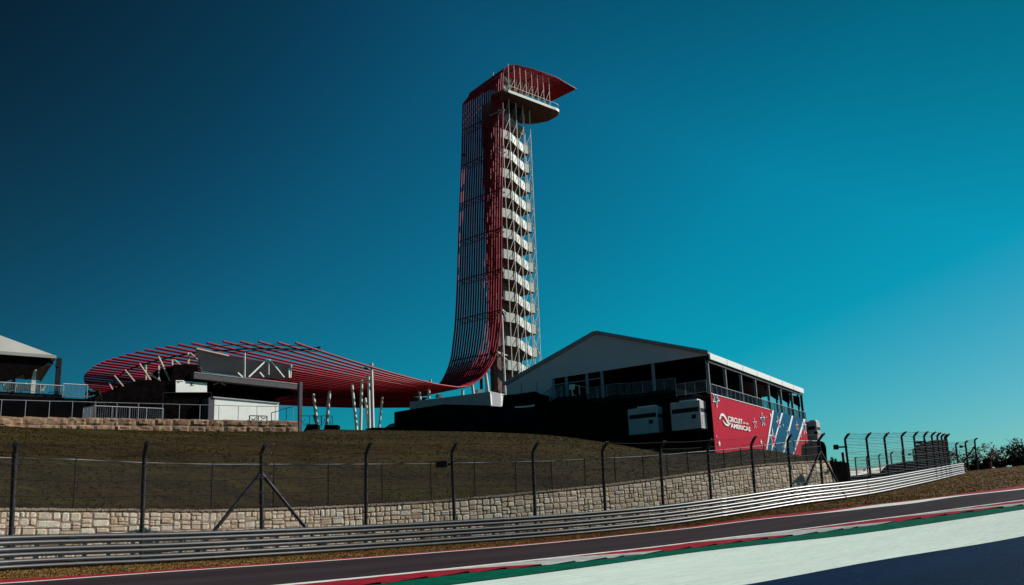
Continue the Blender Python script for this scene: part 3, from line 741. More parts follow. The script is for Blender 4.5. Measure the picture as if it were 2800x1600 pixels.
# stair: landings and flights winding round the lift core
def slab(m, pts, th=.28):
    m.prism([p - Z*th for p in pts], Z*th)
for z0 in LZ:
    zt = z0 + .8; zf = zt - 1.6; zr = zt - 1.35; zrf = zf - 1.6
    st = MB()
    slab(st, [T(a, c, zf) for a, c in ((1.1, 1.6), (3.8, .8), (3.8, 6.0), (1.1, 6.0))], .35)
    st.prism([T(3.8, .8, zf - .45), T(8.8, .8, zrf - .45), T(8.8, .8, zrf), T(3.8, .8, zf)], E2*2.0)
    slab(st, [T(a, c, zrf) for a, c in ((8.8, .8), (10.4, .3), (10.4, 6.0), (8.8, 6.0))], .35)
    st.prism([T(8.8, 4.0, zrf - .1), T(3.8, 4.0, zf - 4.7), T(3.8, 4.0, zf - 5.1), T(8.8, 4.0, zrf - .5)], E2*2.0)
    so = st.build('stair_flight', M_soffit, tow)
    def pan(p, q, h, nm='balustrade', m=M_white):
        k = MB(); d = (q-p).normalized(); nn = V((d.y, -d.x, 0)).normalized() * .06; k.prism([p, q, q+Z*h, p+Z*h], nn); k.build(nm, m, so)
    pan(T(1.1, 1.55, zf - .28), T(3.55, .8, zf - .42), 2.05)
    pan(T(4.15, .72, zf - .35), T(6.25, .72, zf - .35 - .85), 2.0)
    pan(T(6.65, .72, zf - .35 - .95), T(8.65, .72, zrf - .32), 2.0)
    pan(T(9.05, .66, zrf - .32), T(10.35, .25, zrf - .45), 2.05)
    pan(T(10.42, .3, zrf - .32), T(10.42, 2.6, zrf - .45), 2.05, 'end_balustrade')
    for p, h in ((T(3.85, .66, zf - .3), 1.85), (T(6.4, .66, zf - 1.15), 1.85), (T(8.8, .62, zrf - .35), 1.85)):
        MB().box(p, E1*.13, E2*.1, Z*h).build('newel_post', M_wsteel, so)
# lift core
MB().box(T(.9, 2.9, ZB), E1*7.0, E2*2.9, Z*(92-ZB)).build('lift_shaft', M_core, tow)
MB().box(T(-.5, 2.6, 21), E1*1.3, E2*2.0, Z*26).build('service_riser', M_core, tow)
MB().box(T(-1.6, 1.2, ZB), E1*3.0, E2*5.2, Z*5.0).build('plinth', M_core, tow)
for a, b2 in ((-.7, 3.2), (-1.2, 5.2), (-1.0, 7.0)): MB().tube([T(a, b2, ZB), T(a+.3, b2+.2, 34)], .32, 8).build('base_column', M_core, tow)
MB().tube([T(-1.7, -.6, ZB), T(-1.75, -.4, 41.2)], .19, 10).build('mast', M_white, tow, smooth=True)
# upper platform
zp = 92.4
pl = [PZ(1378, 248, zp), PZ(1390, 252, zp), PZ(1470, 282, zp), PZ(1506, 296, zp), PZ(1521, 301, zp), PZ(1528, 306, zp), PZ(1527, 313, zp), PZ(1519, 321, zp), PZ(1500, 331, zp), PZ(1470, 338, zp), PZ(1450, 340, zp), PZ(1425, 338, zp), PZ(1385, 325, zp), PZ(1345, 300, zp), PZ(1340, 262, zp)]
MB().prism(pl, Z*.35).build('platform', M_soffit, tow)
MB().prism([p + Z*.36 for p in pl], Z*.03).build('bounce_sheet', M_white, tow)  # white sheet added to bounce sunlight up onto the roof tubes
c0 = sum(pl, V((0, 0, 0)))/len(pl); rim = [c0 + (p-c0)*1.004 for p in pl[1:8]]
m = MB()
for a, c in zip(rim, rim[1:]): m.bar(a + Z*.25, c + Z*.25, .12, .62)
m.build('platform_rim', M_white, tow)
k = MB()
for i in range(14):
    u = i/13; a = pl[1].lerp(pl[3], u); k.bar(a - Z*.12 + E2*.3, pl[11].lerp(pl[8], u) - Z*.12, .12, .22)
k.build('platform_joist', M_soffit, tow)
M_glr = mat('glass_rail', (.35, .45, .46), .15, var=.1)
m = MB()
for a, c in zip(pl[1:7], pl[2:8]):
    n_ = max(1, int((c-a).length/1.2))
    for i in range(n_): p = a.lerp(c, i/n_); m.bar(p+Z*.5, p+Z*1.7, .05)
    m.bar(a+Z*1.7, c+Z*1.7, .06)
m.build('guard_rail', M_wsteel, tow)
# struts between platform and roof
for i in range(8):
    a = PZ(1396 + i*16.0, 254 + i*6.1, zp).copy(); a += E2*.4
    top = PZ(1388 + i*15.6, 190 + i*3.4, 99.6)
    rt_ = veil[1][22].lerp(veil[1][25], i/7.5); 
    h = rt_.z - .1
    MB().tube([a, V((a.x, a.y, h))], .065, 6).build('strut', M_wsteel, tow)
    if i < 7:
        b3 = PZ(1396 + (i+1)*16.0, 254 + (i+1)*6.1, zp) + E2*.4
        MB().tube([a + Z*.5, V((b3.x, b3.y, h - 3.2))], .05, 6).build('strut_brace', M_wsteel, tow)
        far_ = a + E2*4.6; MB().tube([far_, far_ + Z*(h - zp)], .06, 6).build('strut', M_wsteel, tow)
        MB().tube([far_ + Z*2.6, V((b3.x, b3.y, h)) + E2*4.4 - Z*.2], .06, 6).build('strut_brace', M_wsteel, tow)
# stair head house on the platform
for j in range(3): MB().box(T(2.7, .6, 93.0 + j*1.9), E1*2.6, E2*2.4, Z*1.05).build('head_panel', mat('beige_panel', (.36, .31, .26), .8, var=.1), tow)
MB().box(T(2.8, .75, 92.8), E1*2.4, E2*2.1, Z*5.4).build('head_house', M_core, tow)
# landing rotunda just below the platform
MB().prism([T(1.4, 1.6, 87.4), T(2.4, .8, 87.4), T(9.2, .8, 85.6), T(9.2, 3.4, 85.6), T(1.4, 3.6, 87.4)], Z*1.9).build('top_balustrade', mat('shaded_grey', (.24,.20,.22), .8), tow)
for a in (3, 5.4, 7.8): MB().bar(T(a, 1.4, 88.6), T(a+1.2, 1.4, 92.3), 1.5, .3).build('haunch', M_core, tow)
# ================================================================== CANOPY
TIPS = [(807,937.5),(758.6,936),(706,934),(656.6,934),(609,933.6),(564.8,937.5),(523.7,939),(486.5,942),(453.5,947),(424.6,951.5),(395.8,956.7),(370,962.4),(345.3,969),(325,974.6),(306,981),(288.6,986),(275,992),(263.5,998),(251.5,1004.5),(244.3,1010.9),(237.5,1017),(232,1023),(228.9,1028.8),(228.4,1035.4),(229.3,1041.8),(232,1047),(237,1053.5),(243,1059.7),(252.5,1065.5),(268,1072)]
can = thing('red_canopy', 'sweeping red tubular canopy fanning out left from the tower foot over the black stage', 'canopy', tuple(T(-30, 10, 16.5)))
ct = []
for i, (px, py) in enumerate(TIPS):
    zt = 28.6 - .5*min(1, i/10.); tip = PZ(px, py, zt); r = tip - TO; a = r.dot(E1); b2 = r.dot(E2)
    se = -.3 + .69*i if i <= 18 else 12.2 + 1.15*(i-18)
    u = min(1, i/18.); path = []
    end = -12.2 + 1.0*u if i <= 18 else -11.2 + .55*(i-18)
    for k in range(15):
        t = k/14; s1 = end + (a-end)*t; s2 = se + (b2-se)*t
        z = 24.75 + (zt-24.75) * (max(0, (t-.18))/.82)**1.35
        if k == 0 and i <= 18: z = 25.2 + .4*u
        path.append(T(s1, s2, z))
    ct.append(path)
    MB().tube(path, .195, 8).build('roof_tube', M_red, can, smooth=True)
for fr in (.92,):
    p = []
    for path in ct:
        q = fr*14; k = int(q); p.append(path[k].lerp(path[min(14, k+1)], q-k) - Z*.22)
    MB().tube(p, .11, 6).build('cross_beam', M_dsteel, can)
# purlins near the free ends of the front tubes
for i in range(6):
    for fr in (.965, .885): 
        q = fr*14; k = int(q); a = ct[i][k].lerp(ct[i][min(14,k+1)], q-k); c = ct[i+1][k].lerp(ct[i+1][min(14,k+1)], q-k)
        MB().bar(a - Z*.12, c - Z*.12, .09).build('purlin', M_dsteel, can)
# infill sheet lattice on the deep part (thin secondary tubes, underside shade put into their dark red)
for i in range(8, 29):
    path = [(ct[i][k] + ct[i+1][k])/2 - Z*.03 for k in range(0, 12)]
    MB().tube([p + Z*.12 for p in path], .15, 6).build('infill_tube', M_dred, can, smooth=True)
COLS = [(856.7,1080.6,869,1173,146,.30),(901.4,1072,892.5,1164,146,.32),(962.6,1054,975.4,1176,139,.27),(989,1043,985.8,1176,137,.27),(1007.5,1029,1010,1172,136,.25),(1016,1012,1020,1172,134,.28),(999,1092,1008,1170,141,.26),(1045.5,1088,1036.7,1170,148,.22),(1145,1062.7,1149.7,1096,151,.27),(1172.9,1052,1173,1092,148,.27),(1265,1069,1265,1090,153,.30),(1327,1013,1336,1085,157,.35),(1291,1050,1296,1090,158,.3)]
for a, b2, c, d, D, r in COLS:
    p = W(a, b2, D); q = W(c, d, D); q2 = q + (q-p).normalized()*2
    MB().tube([q2, p], [r, r*.92], 12).build('support_column', M_wsteel, can, smooth=True)
    MB().tube([p - Z*.05, p + Z*.25], [r*1.1, r*.6], 12).build('column_head', M_wsteel, can)
MB().tube([W(1016,1012,134), W(1015,1001,134)], .16, 8).build('mast_tip', M_dsteel, can); MB().cbox(W(1015,1001,134), V((.55,0,0)), V((0,.5,0)), .5).build('lamp_head', M_white, can)
MB().cbox(W(1176,1045,146), V((.5,0,0)), V((0,.5,0)), .5).build('lamp_head', M_white, can)
MB().bar(W(870,1173,146), W(857,1135,146), .25).build('foot_plate', M_dsteel, can)
# ================================================================== STAGE BUILDING
BO = TO + E2*2.0
def B(px, py, off=0.0):
    o = BO - E2*off; return PV(px, py, o, E1)
bld = thing('stage_building', 'black stage building with a grey sloping screen and white truss under the red canopy', 'building', tuple(V((B(600,1150).x, B(600,1150).y, 13.5))))
lo_ = lambda p, z=13.0: V((p.x, p.y, z))
bw = [B(279,1075), B(309,1066), B(336,1058), B(360,1046), B(379,1039), B(430,1041), B(467,1043), B(470,1020), B(478,997), B(540,997), B(548,1036)]
MB().prism([lo_(bw[0])] + bw + [lo_(bw[-1])], E2*7).build('back_wall', M_drape, bld)
# interior of open stage: side, back and ceiling
r0, r1 = B(548,1036), B(812,1034)
MB().prism([lo_(B(556,1046) + E2*6), lo_(B(812,1046) + E2*6), B(812,1046) + E2*6, B(556,1046) + E2*6], E2*.5).build('stage_wall', M_drape, bld)
MB().box(B(548,1048) , (r1-r0) - Z*(r1.z-r0.z) , E2*6.4, Z*.12).build('ceiling', M_drape, bld)
rf = MB(); a, c = B(530,1036,1.2), B(813,1035,1.2); a.z = c.z = (a.z+c.z)/2; rf.box(a - Z*.85, c-a, E2*7.6, Z*.85)
M_roofedge = mat('roof_edge_metal', (.095, .08, .088), .6, var=.5, vscale=1.5, stretch=(1, 1, 5))
rfo = rf.build('roof', M_roofedge, bld)
MB().box(a - E2*.06 - Z*.02, c-a, E2*.05, Z*.12).build('gutter', M_alu, rfo)
MB().box(B(808,1047) - E2*1.2, E1*.55, E2*.5, Z*(-9)).build('corner_column', mat('purple_grey', (.09,.08,.10), .7, spec=.1), bld)
# sloping grey screen
s = [B(538,954,-.6), B(552,1018,-3.2), B(650,1028,-3.2), B(792,1036,-3.2), B(797,998,-.6), B(700,985,-.6)]
MB().prism(s, E2*.5).build('screen', M_screen, bld)
MB().prism([B(555,1020,-2.8), B(558,1031,-2.8), B(650,1033,-2.8), B(630,1027,-2.8)], E2*.3).build('lit_strip', M_white, bld)  # lit bottom strip of the screen, its light given as white colour
m = MB(); m.bar(B(537,953,-.4), B(625,973,-.4), .28, .2); m.build('screen_edge', mat('tan_edge', (.5,.42,.34), .7), bld)
m = MB(); m.bar(B(551,1016,-2.9), B(650,1030,-2.9), .14); m.bar(B(549,1002,-2.3), B(552,1017,-2.9), .14); m.build('screen_trim', M_white, bld)
for x0,y0,x1,y1,w in ((669,965,669,1032,.18),(731,982,680,1031,.22),(734.5,982,734.5,1025,.17),(738,983,777,1032,.17),(650,1019,663,1031,.2),(710,1018,721,1031,.2),(796,997,794,1033,.22),(790,1008,791,1033,.2)):
    MB().bar(B(x0,y0,-.4), B(x1,y1,-.4), w).build('truss_bar', M_white, bld)
for x0,y0,x1,y1,w in ((216,1035,0,0,0),(434,976,465,1041,.2),(472,984,472,1041,.2),(478,985,512,1015,.2),(516,965,516,1036,.24),(521,966,540,984,.2),(382,995,412,1040,.18),(400,1000,400,1040,.16),(408,1020,438,1042,.18),(435,1001,435,1040,.2),(342,1012,370,1046,.17),(313,1028,337,1057,.17),(297,1045,308,1066,.15)):
    if w: MB().bar(B(x0,y0,-5), B(x1,y1,-.2), w).build('prop', mat('tan_steel', (.50,.40,.34), .6), bld)
# stair rail at the back of the stage
m = MB()
for q in range(7): x0 = 480 + q*10; m.bar(B(x0, 1030 - q*3, -3), B(x0, 1014 - q*3, -3), .08)
m.bar(B(480,1014,-3), B(545,995,-3), .1); m.bar(B(480,1022,-3), B(545,1003,-3), .08); m.build('stair_rail', M_dsteel, bld)
m = MB(); a = B(587,1087,1.5); c = B(762,1103,1.5); m.prism([lo_(a), lo_(c), c, a], E2*2.4)
wb = m.build('white_room', M_white, bld)
MB().prism([B(583,1084,1.7), B(764,1101,1.7), B(764,1103.5,1.7), B(583,1087.5,1.7)], E2*2.8).build('room_roof', M_conc, bld)
m = MB(); p = B(587,1088,1.5); m.box(lo_(p) - E1*.9 , E1*.85, E2*2, Z*(p.z-13)); m.build('room_side', mat('purple_grey', (0,0,0)), bld)
brd = thing('notice_board', 'wide white board with small dark marks hanging on the black stage wall', 'sign', tuple(B(523,1072,.8)))
MB().prism([B(481,1041,.6), B(481,1072.5,.6), B(566,1072.5,.6), B(566,1047,.6)], E2*.25).build('board', M_white, brd)
MB().prism([B(481,1040,.7), B(503,1040,.7), B(503,1042.5,.7), B(481,1042.5,.7)], E2*.2).build('board_tab', M_white, brd)
m = MB()
for x0,y0,x1,y1 in ((517,1046.5,531,1048),(522,1048,526,1053),(519,1054,530,1055.3),(486,1045,490,1047),(558,1048,561,1050)):
    m.prism([B(x0,y0,.63), B(x0,y1,.63), B(x1,y1,.63), B(x1,y0,.63)], E2*.02)
m.build('board_marks', M_dsteel, brd)
# black lower wall panels with thin trim
m = MB(); 
for p_, q_ in (((445,1074),(445,1150)),((445,1074),(480,1074)),((480,1074),(577,1073)),((577,1073),(577,1150))): m.bar(B(*p_, .7), B(*q_, .7), .07)
m.build('frame_trim', M_dsteel, bld)
for x0 in (600, 740):
    m = MB(); m.bar(B(x0-17,1052,.4), B(x0-4,1048,.4), .12); m.bar(B(x0+4,1048,.4), B(x0+17,1053,.4), .12); m.build('ceiling_lamp', M_alu, bld)
# ================================================================== LOW BLOCK WALL at the crest (left)
bwall = thing('block_wall', 'low two-course wall of rough brown stone blocks along the crest at left', 'wall', tuple(W(400,1180,61)))
rough = MB()
def rblock(a, bq, zlo, zhi, dep=.8):
    d = bq - a; d.z = 0; n_ = V((d.y, -d.x, 0)).normalized(); nx, nz_ = 7, 4; base = len(rough.v); off = random.uniform(-.02, .03)
    for iy in range(nz_+1):
        for ix in range(nx+1):
            p = a + d*(ix/nx) + Z*(zlo + (zhi-zlo)*iy/nz_)
            ed = min(ix, nx-ix, iy, nz_-iy) > 0
            p = p + n_*((off + .07 + noise.noise(p*2.7)*.08 + noise.noise(p*7)*.07) if ed else .015); rough.v.append(p)
    for iy in range(nz_):
        for ix in range(nx):
            q = base + iy*(nx+1)+ix; rough.f.append((q, q+1, q+nx+2, q+nx+1))
    t0 = len(rough.v); rough.v += [a + Z*zhi, a + d + Z*zhi, a + d - n_*dep + Z*zhi, a - n_*dep + Z*zhi]; rough.f.append((t0, t0+1, t0+2, t0+3))
def wallpt(px, top): 
    y = interp(px, [(-330,1140),(0,1139),(400,1145),(815,1151)]) ; return W(px, y, wallD(px))
for row in (0, 1):
    px = -330 + row*11
    while px < 812:
        w_ = random.uniform(38, 68); q = min(815, px + w_)
        if 815 - q < 14: q = 815
        A, C = wallpt(px + .45, 0), wallpt(q - .45, 0); hgt = .50; zt = (A.z + C.z)/2 - (0 if row else hgt + .0) + random.uniform(-.012, .006)
        zt = zt if row else zt
        A.z = C.z = 0; rblock(A, C, zt - hgt, zt, .9)
        px = q
rough.build('stone_courses', M_block, bwall)
m = MB(); cpx = list(range(-330, 815, 30)) + [813]
for i, px in enumerate(cpx):
    A = wallpt(px, 0); bk = V((A.x, A.y, 0)).normalized()
    for o in (.14, .9):
        for dz in (-2.4, -.04): q = A + bk*o; m.v.append(V((q.x, q.y, A.z + dz)))
for i in range(len(cpx)-1):
    k = 4*i; m.f += [(k, k+4, k+5, k+1), (k+1, k+5, k+7, k+3), (k+2, k+3, k+7, k+6)]
m.f.append((len(m.v)-4, len(m.v)-3, len(m.v)-1, len(m.v)-2))
m.build('wall_core', M_dsteel, bwall)
# thin rail standing on the block wall
tr = thing('pipe_railing', 'thin grey pipe railing standing on the rough block wall at left', 'railing', tuple(wallpt(300, 0)))
TR = [(-60,1091),(5,1093.4),(71,1095),(136,1097),(199,1098),(262,1100),(320,1101.5),(379,1103),(445,1104.5),(491,1106),(547,1107.3),(599,1108.5),(652,1110),(703,1111),(753,1111.8),(801,1112.5)]
tp = []
for a, b2 in TR: p = W(a, b2, wallD(a)+.35); tp.append(p); q = wallpt(a, 0); MB().tube([V((p.x, p.y, q.z-.05)), p], .025, 6).build('post', M_alu, tr)
MB().tube(tp, .025, 6).build('top_rail', M_alu, tr)
# short stair rail inside
m = MB(); m.bar(W(742,1129,63), W(762,1124,63), .05); m.bar(W(742,1129,63), W(742,1150,63), .05); m.bar(W(762,1122,63), W(801,1112,63), .04); m.bar(W(783,1117,63), W(783,1150,63), .04); m.build('stair_handrail', M_dsteel, tr)
# silver barrier behind wall
p0 = V(W(256,1146,66)); p1 = V(W(445,1152,69)); h = .0
h = (W(256,1110,66).z - p0.z)
railing('crowd_barrier', 'silver picket barrier with a bright top rail in front of the black stage wall', [W(226,1150,69), p0, p1], h, M_alu, spacing=1.35, pick=.16, white_top=True, rr=.035)
# ornamental branch railings and planters between the stage and columns
def branchrail(x0, x1, yt, yb, D, label):
    t = thing('branch_railing', label, 'railing', tuple(W(x0, yb, D)), 'ornamental branch railings')
    a, c = W(x0, yt, D), W(x1, yt+1, D); lo1, lo2 = W(x0, yb, D), W(x1, yb, D)
    MB().bar(a, c, .07).build('top_rail', M_dsteel, t)
    n_ = max(2, int((x1-x0)/22))
    for i in range(n_+1): u = i/n_; MB().bar(a.lerp(c, u), lo1.lerp(lo2, u), .07).build('post', M_dsteel, t)
    m = MB()
    for i in range(n_):
        for k in range(5):
            u0 = (i+.5)/n_; u1 = (i + random.random())/n_
            z0 = random.random()*.6; z1 = z0 + random.uniform(.2, .4)
            m.bar(lo1.lerp(lo2, u0).lerp(a.lerp(c, u0), z0), lo1.lerp(lo2, u1).lerp(a.lerp(c, u1), min(1, z1)), .035)
    m.build('branches', M_dsteel, t)
branchrail(815, 878, 1137, 1172, 112, 'dark branch-pattern railing left of the first leaning white column')
branchrail(880, 909, 1137, 1165, 113, 'short dark branch-pattern railing around the second leaning white column')
branchrail(682, 730, 1137, 1152, 64.5, 'low branch-pattern railing in front of the white room')
for (x0,x1,y0,y1,lab,lk) in ((836,868,1160,1174,'dark sloping-sided planter at the foot of the first leaning column',-6),(884,924,1162,1174,'dark rectangular planter right of the second leaning column',0)):
    m = MB(); m.prism([W(x0+lk,y1+6,108), W(x1,y1+6,108), W(x1,y0,108), W(x0+4,y0,108)], V((0, 1.4, 0))); tag(m.build('planter', M_black, None), lab, 'planter')
# ================================================================== LEFT TENT
TLd = V((.81, .586, 0)); TLn = V((-.586, .81, 0))
lt = thing('hospitality_tent', 'grey-white pitched tent roof with dark underside on a raised deck at the far left', 'tent', tuple(V((-36, 72, 9))))
LC = W(150, 972, 72)                       # right front eave corner
def LT(px, py, off=0.0): return PV(px, py, LC + TLn*off, TLd)
Ze = LC.z
apex = LC - TLd*18 + TLn*7 + Z*7.6
eL = LC - TLd*36; eB = LC + TLn*14; 
m = MB(); 
m.poly([LC, apex, eL]); m.poly([LC, eB, apex]); m.poly([eB, eB - TLd*36, apex]); m.poly([eL, apex, eB - TLd*36])
ro = m.build('roof', M_bfabric, lt); sd = ro.modifiers.new('thick', 'SOLIDIFY'); sd.thickness = .12
MB().box(LC - TLd*36 - Z*.28 - TLn*.06, TLd*36.1, TLn*.12, Z*.30).build('eave_beam', M_bfabric, lt)
MB().box(LC - Z*.28 , TLd*.12, TLn*14, Z*.30).build('eave_beam', M_bfabric, lt)
m = MB(); m.prism([LT(-330,955,.3), LC + TLn*.3 - TLd*.4 - Z*.1, LT(146,995,.3), LT(136,990,.3), LT(92,1012,.3), LT(88,1030,.3), LT(70,1037,.3), LT(66,1020,.3), LT(34,1035,.3), LT(0,1047,.3), LT(-330,1090,.3)], TLn*.5); m.build('front_valance', mat('dark_lining', (.012,.008,.008), .95, var=.4, spec=0), lt)
for x0, w_, mm in ((150,.42,M_dsteel),(85,.34,M_wsteel),(30,.3,M_dsteel)):
    p = LT(x0, 1060, .6 if x0 != 150 else .1); MB().box(p - Z*1, TLd*w_, TLn*w_, Z*(Ze - p.z + .8)).build('tent_post', mm, lt)
for x0, y0 in ((134,1002),(157,1004)): MB().cbox(LT(x0, y0, .1), TLd*.35, TLn*.3, .3).build('flood_lamp', M_dsteel, lt)
zd = LT(100, 1076).z
a = LT(-330, 1064); 
m = MB(); q = LT(176, 1084); m.box(V((a.x, a.y, zd - .3)), TLd*((q-a).dot(TLd)), TLn*14, Z*.3); m.build('deck', M_dsteel, lt)
q2 = LT(238, 1092, -.4)
m = MB(); m.prism([V((a.x, a.y, 8.2)), V((q2.x, q2.y, 8.2)), V((q2.x, q2.y, zd-.35)), V((a.x, a.y, zd-.35))], TLn*.4); m.build('deck_skirt', M_black, lt)
rl = [V((LT(x0, 1075, -.1).x, LT(x0, 1075, -.1).y, zd)) for x0 in (-330, 174)]
hh = LT(100, 1051, -.1).z - zd
railing('deck_railing', 'silver picket railing with a bright top rail along the left tent deck', rl, hh, M_alu, spacing=1.9, pick=.14, white_top=True, rr=.04)
r2 = [LT(171, 1086, -.5), LT(237, 1091.5, -.5)]; zz = (r2[0].z + r2[1].z)/2; r2 = [V((p.x, p.y, zz)) for p in r2]
railing('stair_railing', 'silver landing railing with dark mesh panels at the right end of the left tent deck', r2, LT(200, 1051, -.5).z - zz, M_alu, spacing=1.5, pick=.1, white_top=True, rr=.045)
for i, x0 in enumerate((22, 58, 84, 108)):
    p = LT(x0, 1062, 1.2 + .2*(i % 2)); p.z = zd
    t = thing('cloth_table', ['white-clothed table nearest the left frame edge on the left tent deck', 'second white-clothed table behind the deck railing of the left tent', 'third white-clothed table behind the deck railing of the left tent', 'white-clothed table nearest the white post on the left tent deck'][i], 'table', tuple(p), 'white tables on the left tent deck')
    MB().cbox(p, TLd*.9, TLn*.9, .0).v
    m = MB(); m.cbox(p + Z*1.02, TLd*.95, TLn*.95, .05); m.build('tabletop', M_white, t)
    m = MB(); a0 = p + Z*1.02; m.add([a0 + TLd*sx*.48 + TLn*sy*.48 for sx, sy in ((-1,-1),(1,-1),(1,1),(-1,1))] + [a0 - Z*.62 + TLd*sx*.34 + TLn*sy*.34 for sx, sy in ((-1,-1),(1,-1),(1,1),(-1,1))], [(0,1,5,4),(1,2,6,5),(2,3,7,6),(3,0,4,7)]); m.build('tablecloth', M_white, t)
    MB().tube([p, p + Z*1.02], .05, 6).build('leg', M_dsteel, t)
# ================================================================== RIGHT TENT
C0 = V((17.78, 70, 0)); S1 = V((.575, .818, 0)); S2 = V((-.818, .575, 0))
def R(w_, l, z): return C0 + S2*w_ + S1*l + Z*z
def RG(px, py, off=0): return PV(px, py, C0 - S1*off, S2)
def RS(px, py, off=0): return PV(px, py, C0 - S2*off, S1)
WD, LN_, ZE, ZPK = 22.5, 30.2, 13.95, 17.75
rt = thing('event_marquee', 'big grey gabled marquee on a raised black-skirted deck with open side bays', 'tent', tuple(R(11, 15, 5)))
hw = WD/2
m = MB(); m.prism([R(-.15,-.3,ZE), R(hw,-.3,ZPK), R(WD+.15,-.3,ZE-.0), R(WD+.15,-.3,ZE-.12), R(hw,-.3,ZPK-.16), R(-.15,-.3,ZE-.12)], S1*(LN_+.6)); m.build('roof', M_fabric, rt)
m = MB(); m.prism([R(0,0,13.75), R(0,0,ZE-.14), R(hw,0,ZPK-.18), R(WD,0,ZE-.14), R(WD,0,13.78)], S1*.12); m.build('gable', M_fabric, rt)
m = MB(); m.bar(R(-.2,-.3,ZE), R(hw,-.3,ZPK), .25, .25); m.bar(R(hw,-.3,ZPK), R(WD+.2,-.3,ZE), .25, .25); m.build('gable_beam', mat('blue_grey_metal', (.30,.33,.40), .5, var=.1), rt)
m = MB(); m.prism([R(.3,.4,ZE-.3), R(hw,.4,ZPK-.5), R(WD-.3,.4,ZE-.3), R(WD-.3,.4,ZE-.38), R(hw,.4,ZPK-.6), R(.3,.4,ZE-.38)], S1*(LN_-1)); m.build('ceiling', mat('shaded_ceiling', (.035,.022,.020), .95, var=.4), rt)  # roof underside, interior shade put into the dark brown
# side fascia in seven bays
for i in range(7):
    l0 = LN_/7*i; MB().box(R(-.22, l0+.04, ZE-.62), S1*(LN_/7-.08), S2*.14, Z*.55).build('fascia', M_bwhite, rt, bevel=.03)
m = MB(); m.box(R(-.05, 0, ZE-.9), S1*LN_, S2*.12, Z*.22); m.build('eave_beam', mat('purple_grey', (0,0,0)), rt)
for i in range(8): MB().box(R(0.02, LN_/7*i - (.14 if i == 7 else 0), 10.0), S1*.16, S2*.26, Z*(ZE-.7-10.0)).build('tent_post', M_alu if i < 7 else M_dsteel, rt)
for i in range(5, 8):   # dark inner legs and haunches on the far bays
    m = MB(); m.box(R(.5, LN_/7*i, 10.0), S1*.12, S2*.2, Z*3.3)
    m.prism([R(.4, LN_/7*i, ZE-.9), R(1.9, LN_/7*i, ZE-.4), R(1.5, LN_/7*i, ZE-1.4), R(.8, LN_/7*i, ZE-2.0), R(.4, LN_/7*i, ZE-2.2)], S1*.12); m.build('portal_frame', M_dsteel, rt)
for w_ in (5.5, 11.0, 12.7, 15.1, 16.7): MB().box(R(w_-.12, .02, 10.2), S2*.24, S1*.2, Z*(13.75-10.2)).build('gable_post', mat('blue_grey_metal', (0,0,0)), rt)
m = MB(); m.bar(R(11.0, .1, 13.1), R(16.6, .1, 13.1), .1); m.build('window_transom', mat('blue_grey_metal', (0,0,0)), rt)
MB().box(R(16.8, .0, 11.9), S2*5.7, S1*.1, Z*1.86).build('wall_panel', M_fabric, rt); MB().box(R(18.6, .02, 11.9), S2*.06, S1*-.03, Z*1.86).build('wall_seam', M_dsteel, rt); MB().box(R(20.6, .02, 11.9), S2*.06, S1*-.03, Z*1.86).build('wall_seam', M_dsteel, rt)
MB().box(R(0, .05, 10.0), S2*.02, S1*.01, Z*.01)
MB().box(R(WD-.3, .3, 8), S2*.2, S1*(LN_-.5), Z*5.9).build('side_curtain', M_black, rt)
MB().box(R(1.2, 12.0, 9), S2*(WD-1.6), S1*.2, Z*4.9).build('inner_wall', M_black, rt)
MB().box(R(5.0, LN_-.1, 9), S2*(WD-5.2), S1*.2, Z*4.9).build('back_curtain', M_black, rt)
MB().prism([R(.1, LN_, 13.5), R(.1, LN_, ZE-.14), R(hw, LN_, ZPK-.18), R(WD-.1, LN_, ZE-.14), R(WD-.1, LN_, 13.5)], S1*.12).build('back_gable', M_fabric, rt)
# deck in three stepped levels + black skirt
for w0, w1, zt in ((-.05, 3.0, 10.15), (3.0, 12.2, 11.0), (12.2, WD, 11.6)):
    MB().box(R(w0, -.6 if w0 > 2 else -.1, zt-.3), S2*(w1-w0), S1*(LN_), Z*.3).build('deck', M_dsteel, rt)
m = MB()
for w0, w1, zt in ((-.0, 3.0, 9.85), (3.0, 12.2, 10.7), (12.2, WD+2.5, 11.3)):
    m.box(R(w0, -.5 if w0 > 2 else -.05, 3.0), S2*(w1-w0), S1*.3, Z*(zt-3.0))
m.box(R(.12, 0, 2.6), S1*LN_, S2*.3, Z*7.3); m.box(R(.12, .3, 2.6), S2*(WD+2), S1*.3, Z*7.2)
m.build('skirt', M_black, rt)
HH = 1.15
railing('deck_railing', 'grey picket railing on the right corner step of the marquee deck', [R(3.0,-.7,10.2), R(1.2,-.7,10.2), R(.1,-.7,10.2)], HH, M_alu, 1.0, .11)
railing('deck_railing', 'grey picket railing along the front of the marquee deck centre', [R(12.1,-1.0,10.95), R(8.9,-1.0,11.0), R(8.4,-.4,11.0), R(7.6,-.4,10.95), R(3.05,-.6,10.8)], HH, M_alu, 1.15, .11)
railing('deck_railing', 'grey picket railing at the upper left part of the marquee deck above the stairs', [R(16.5,-.7,11.6), R(13.8,-.9,11.55)], HH, M_alu, 1.15, .11)
railing('deck_railing', 'return railing coloured white as if sunlit beside the marquee stair landing', [R(13.7,-1.2,11.5), R(13.7,1.6,11.5)], HH, M_wsteel, 1.4, 0, rr=.045)  # whiter steel than the other runs stands for sun on this side
railing('deck_railing', 'long dark picket railing above the red banner under the side bays', [R(-.12, 0, 9.95), R(-.12, LN_, 9.95)], 1.1, M_alu, 1.2, .14)
st = thing('stair', 'steep silver-railed stair climbing to the marquee deck from the left', 'stair', tuple(RG(1475,1120)))
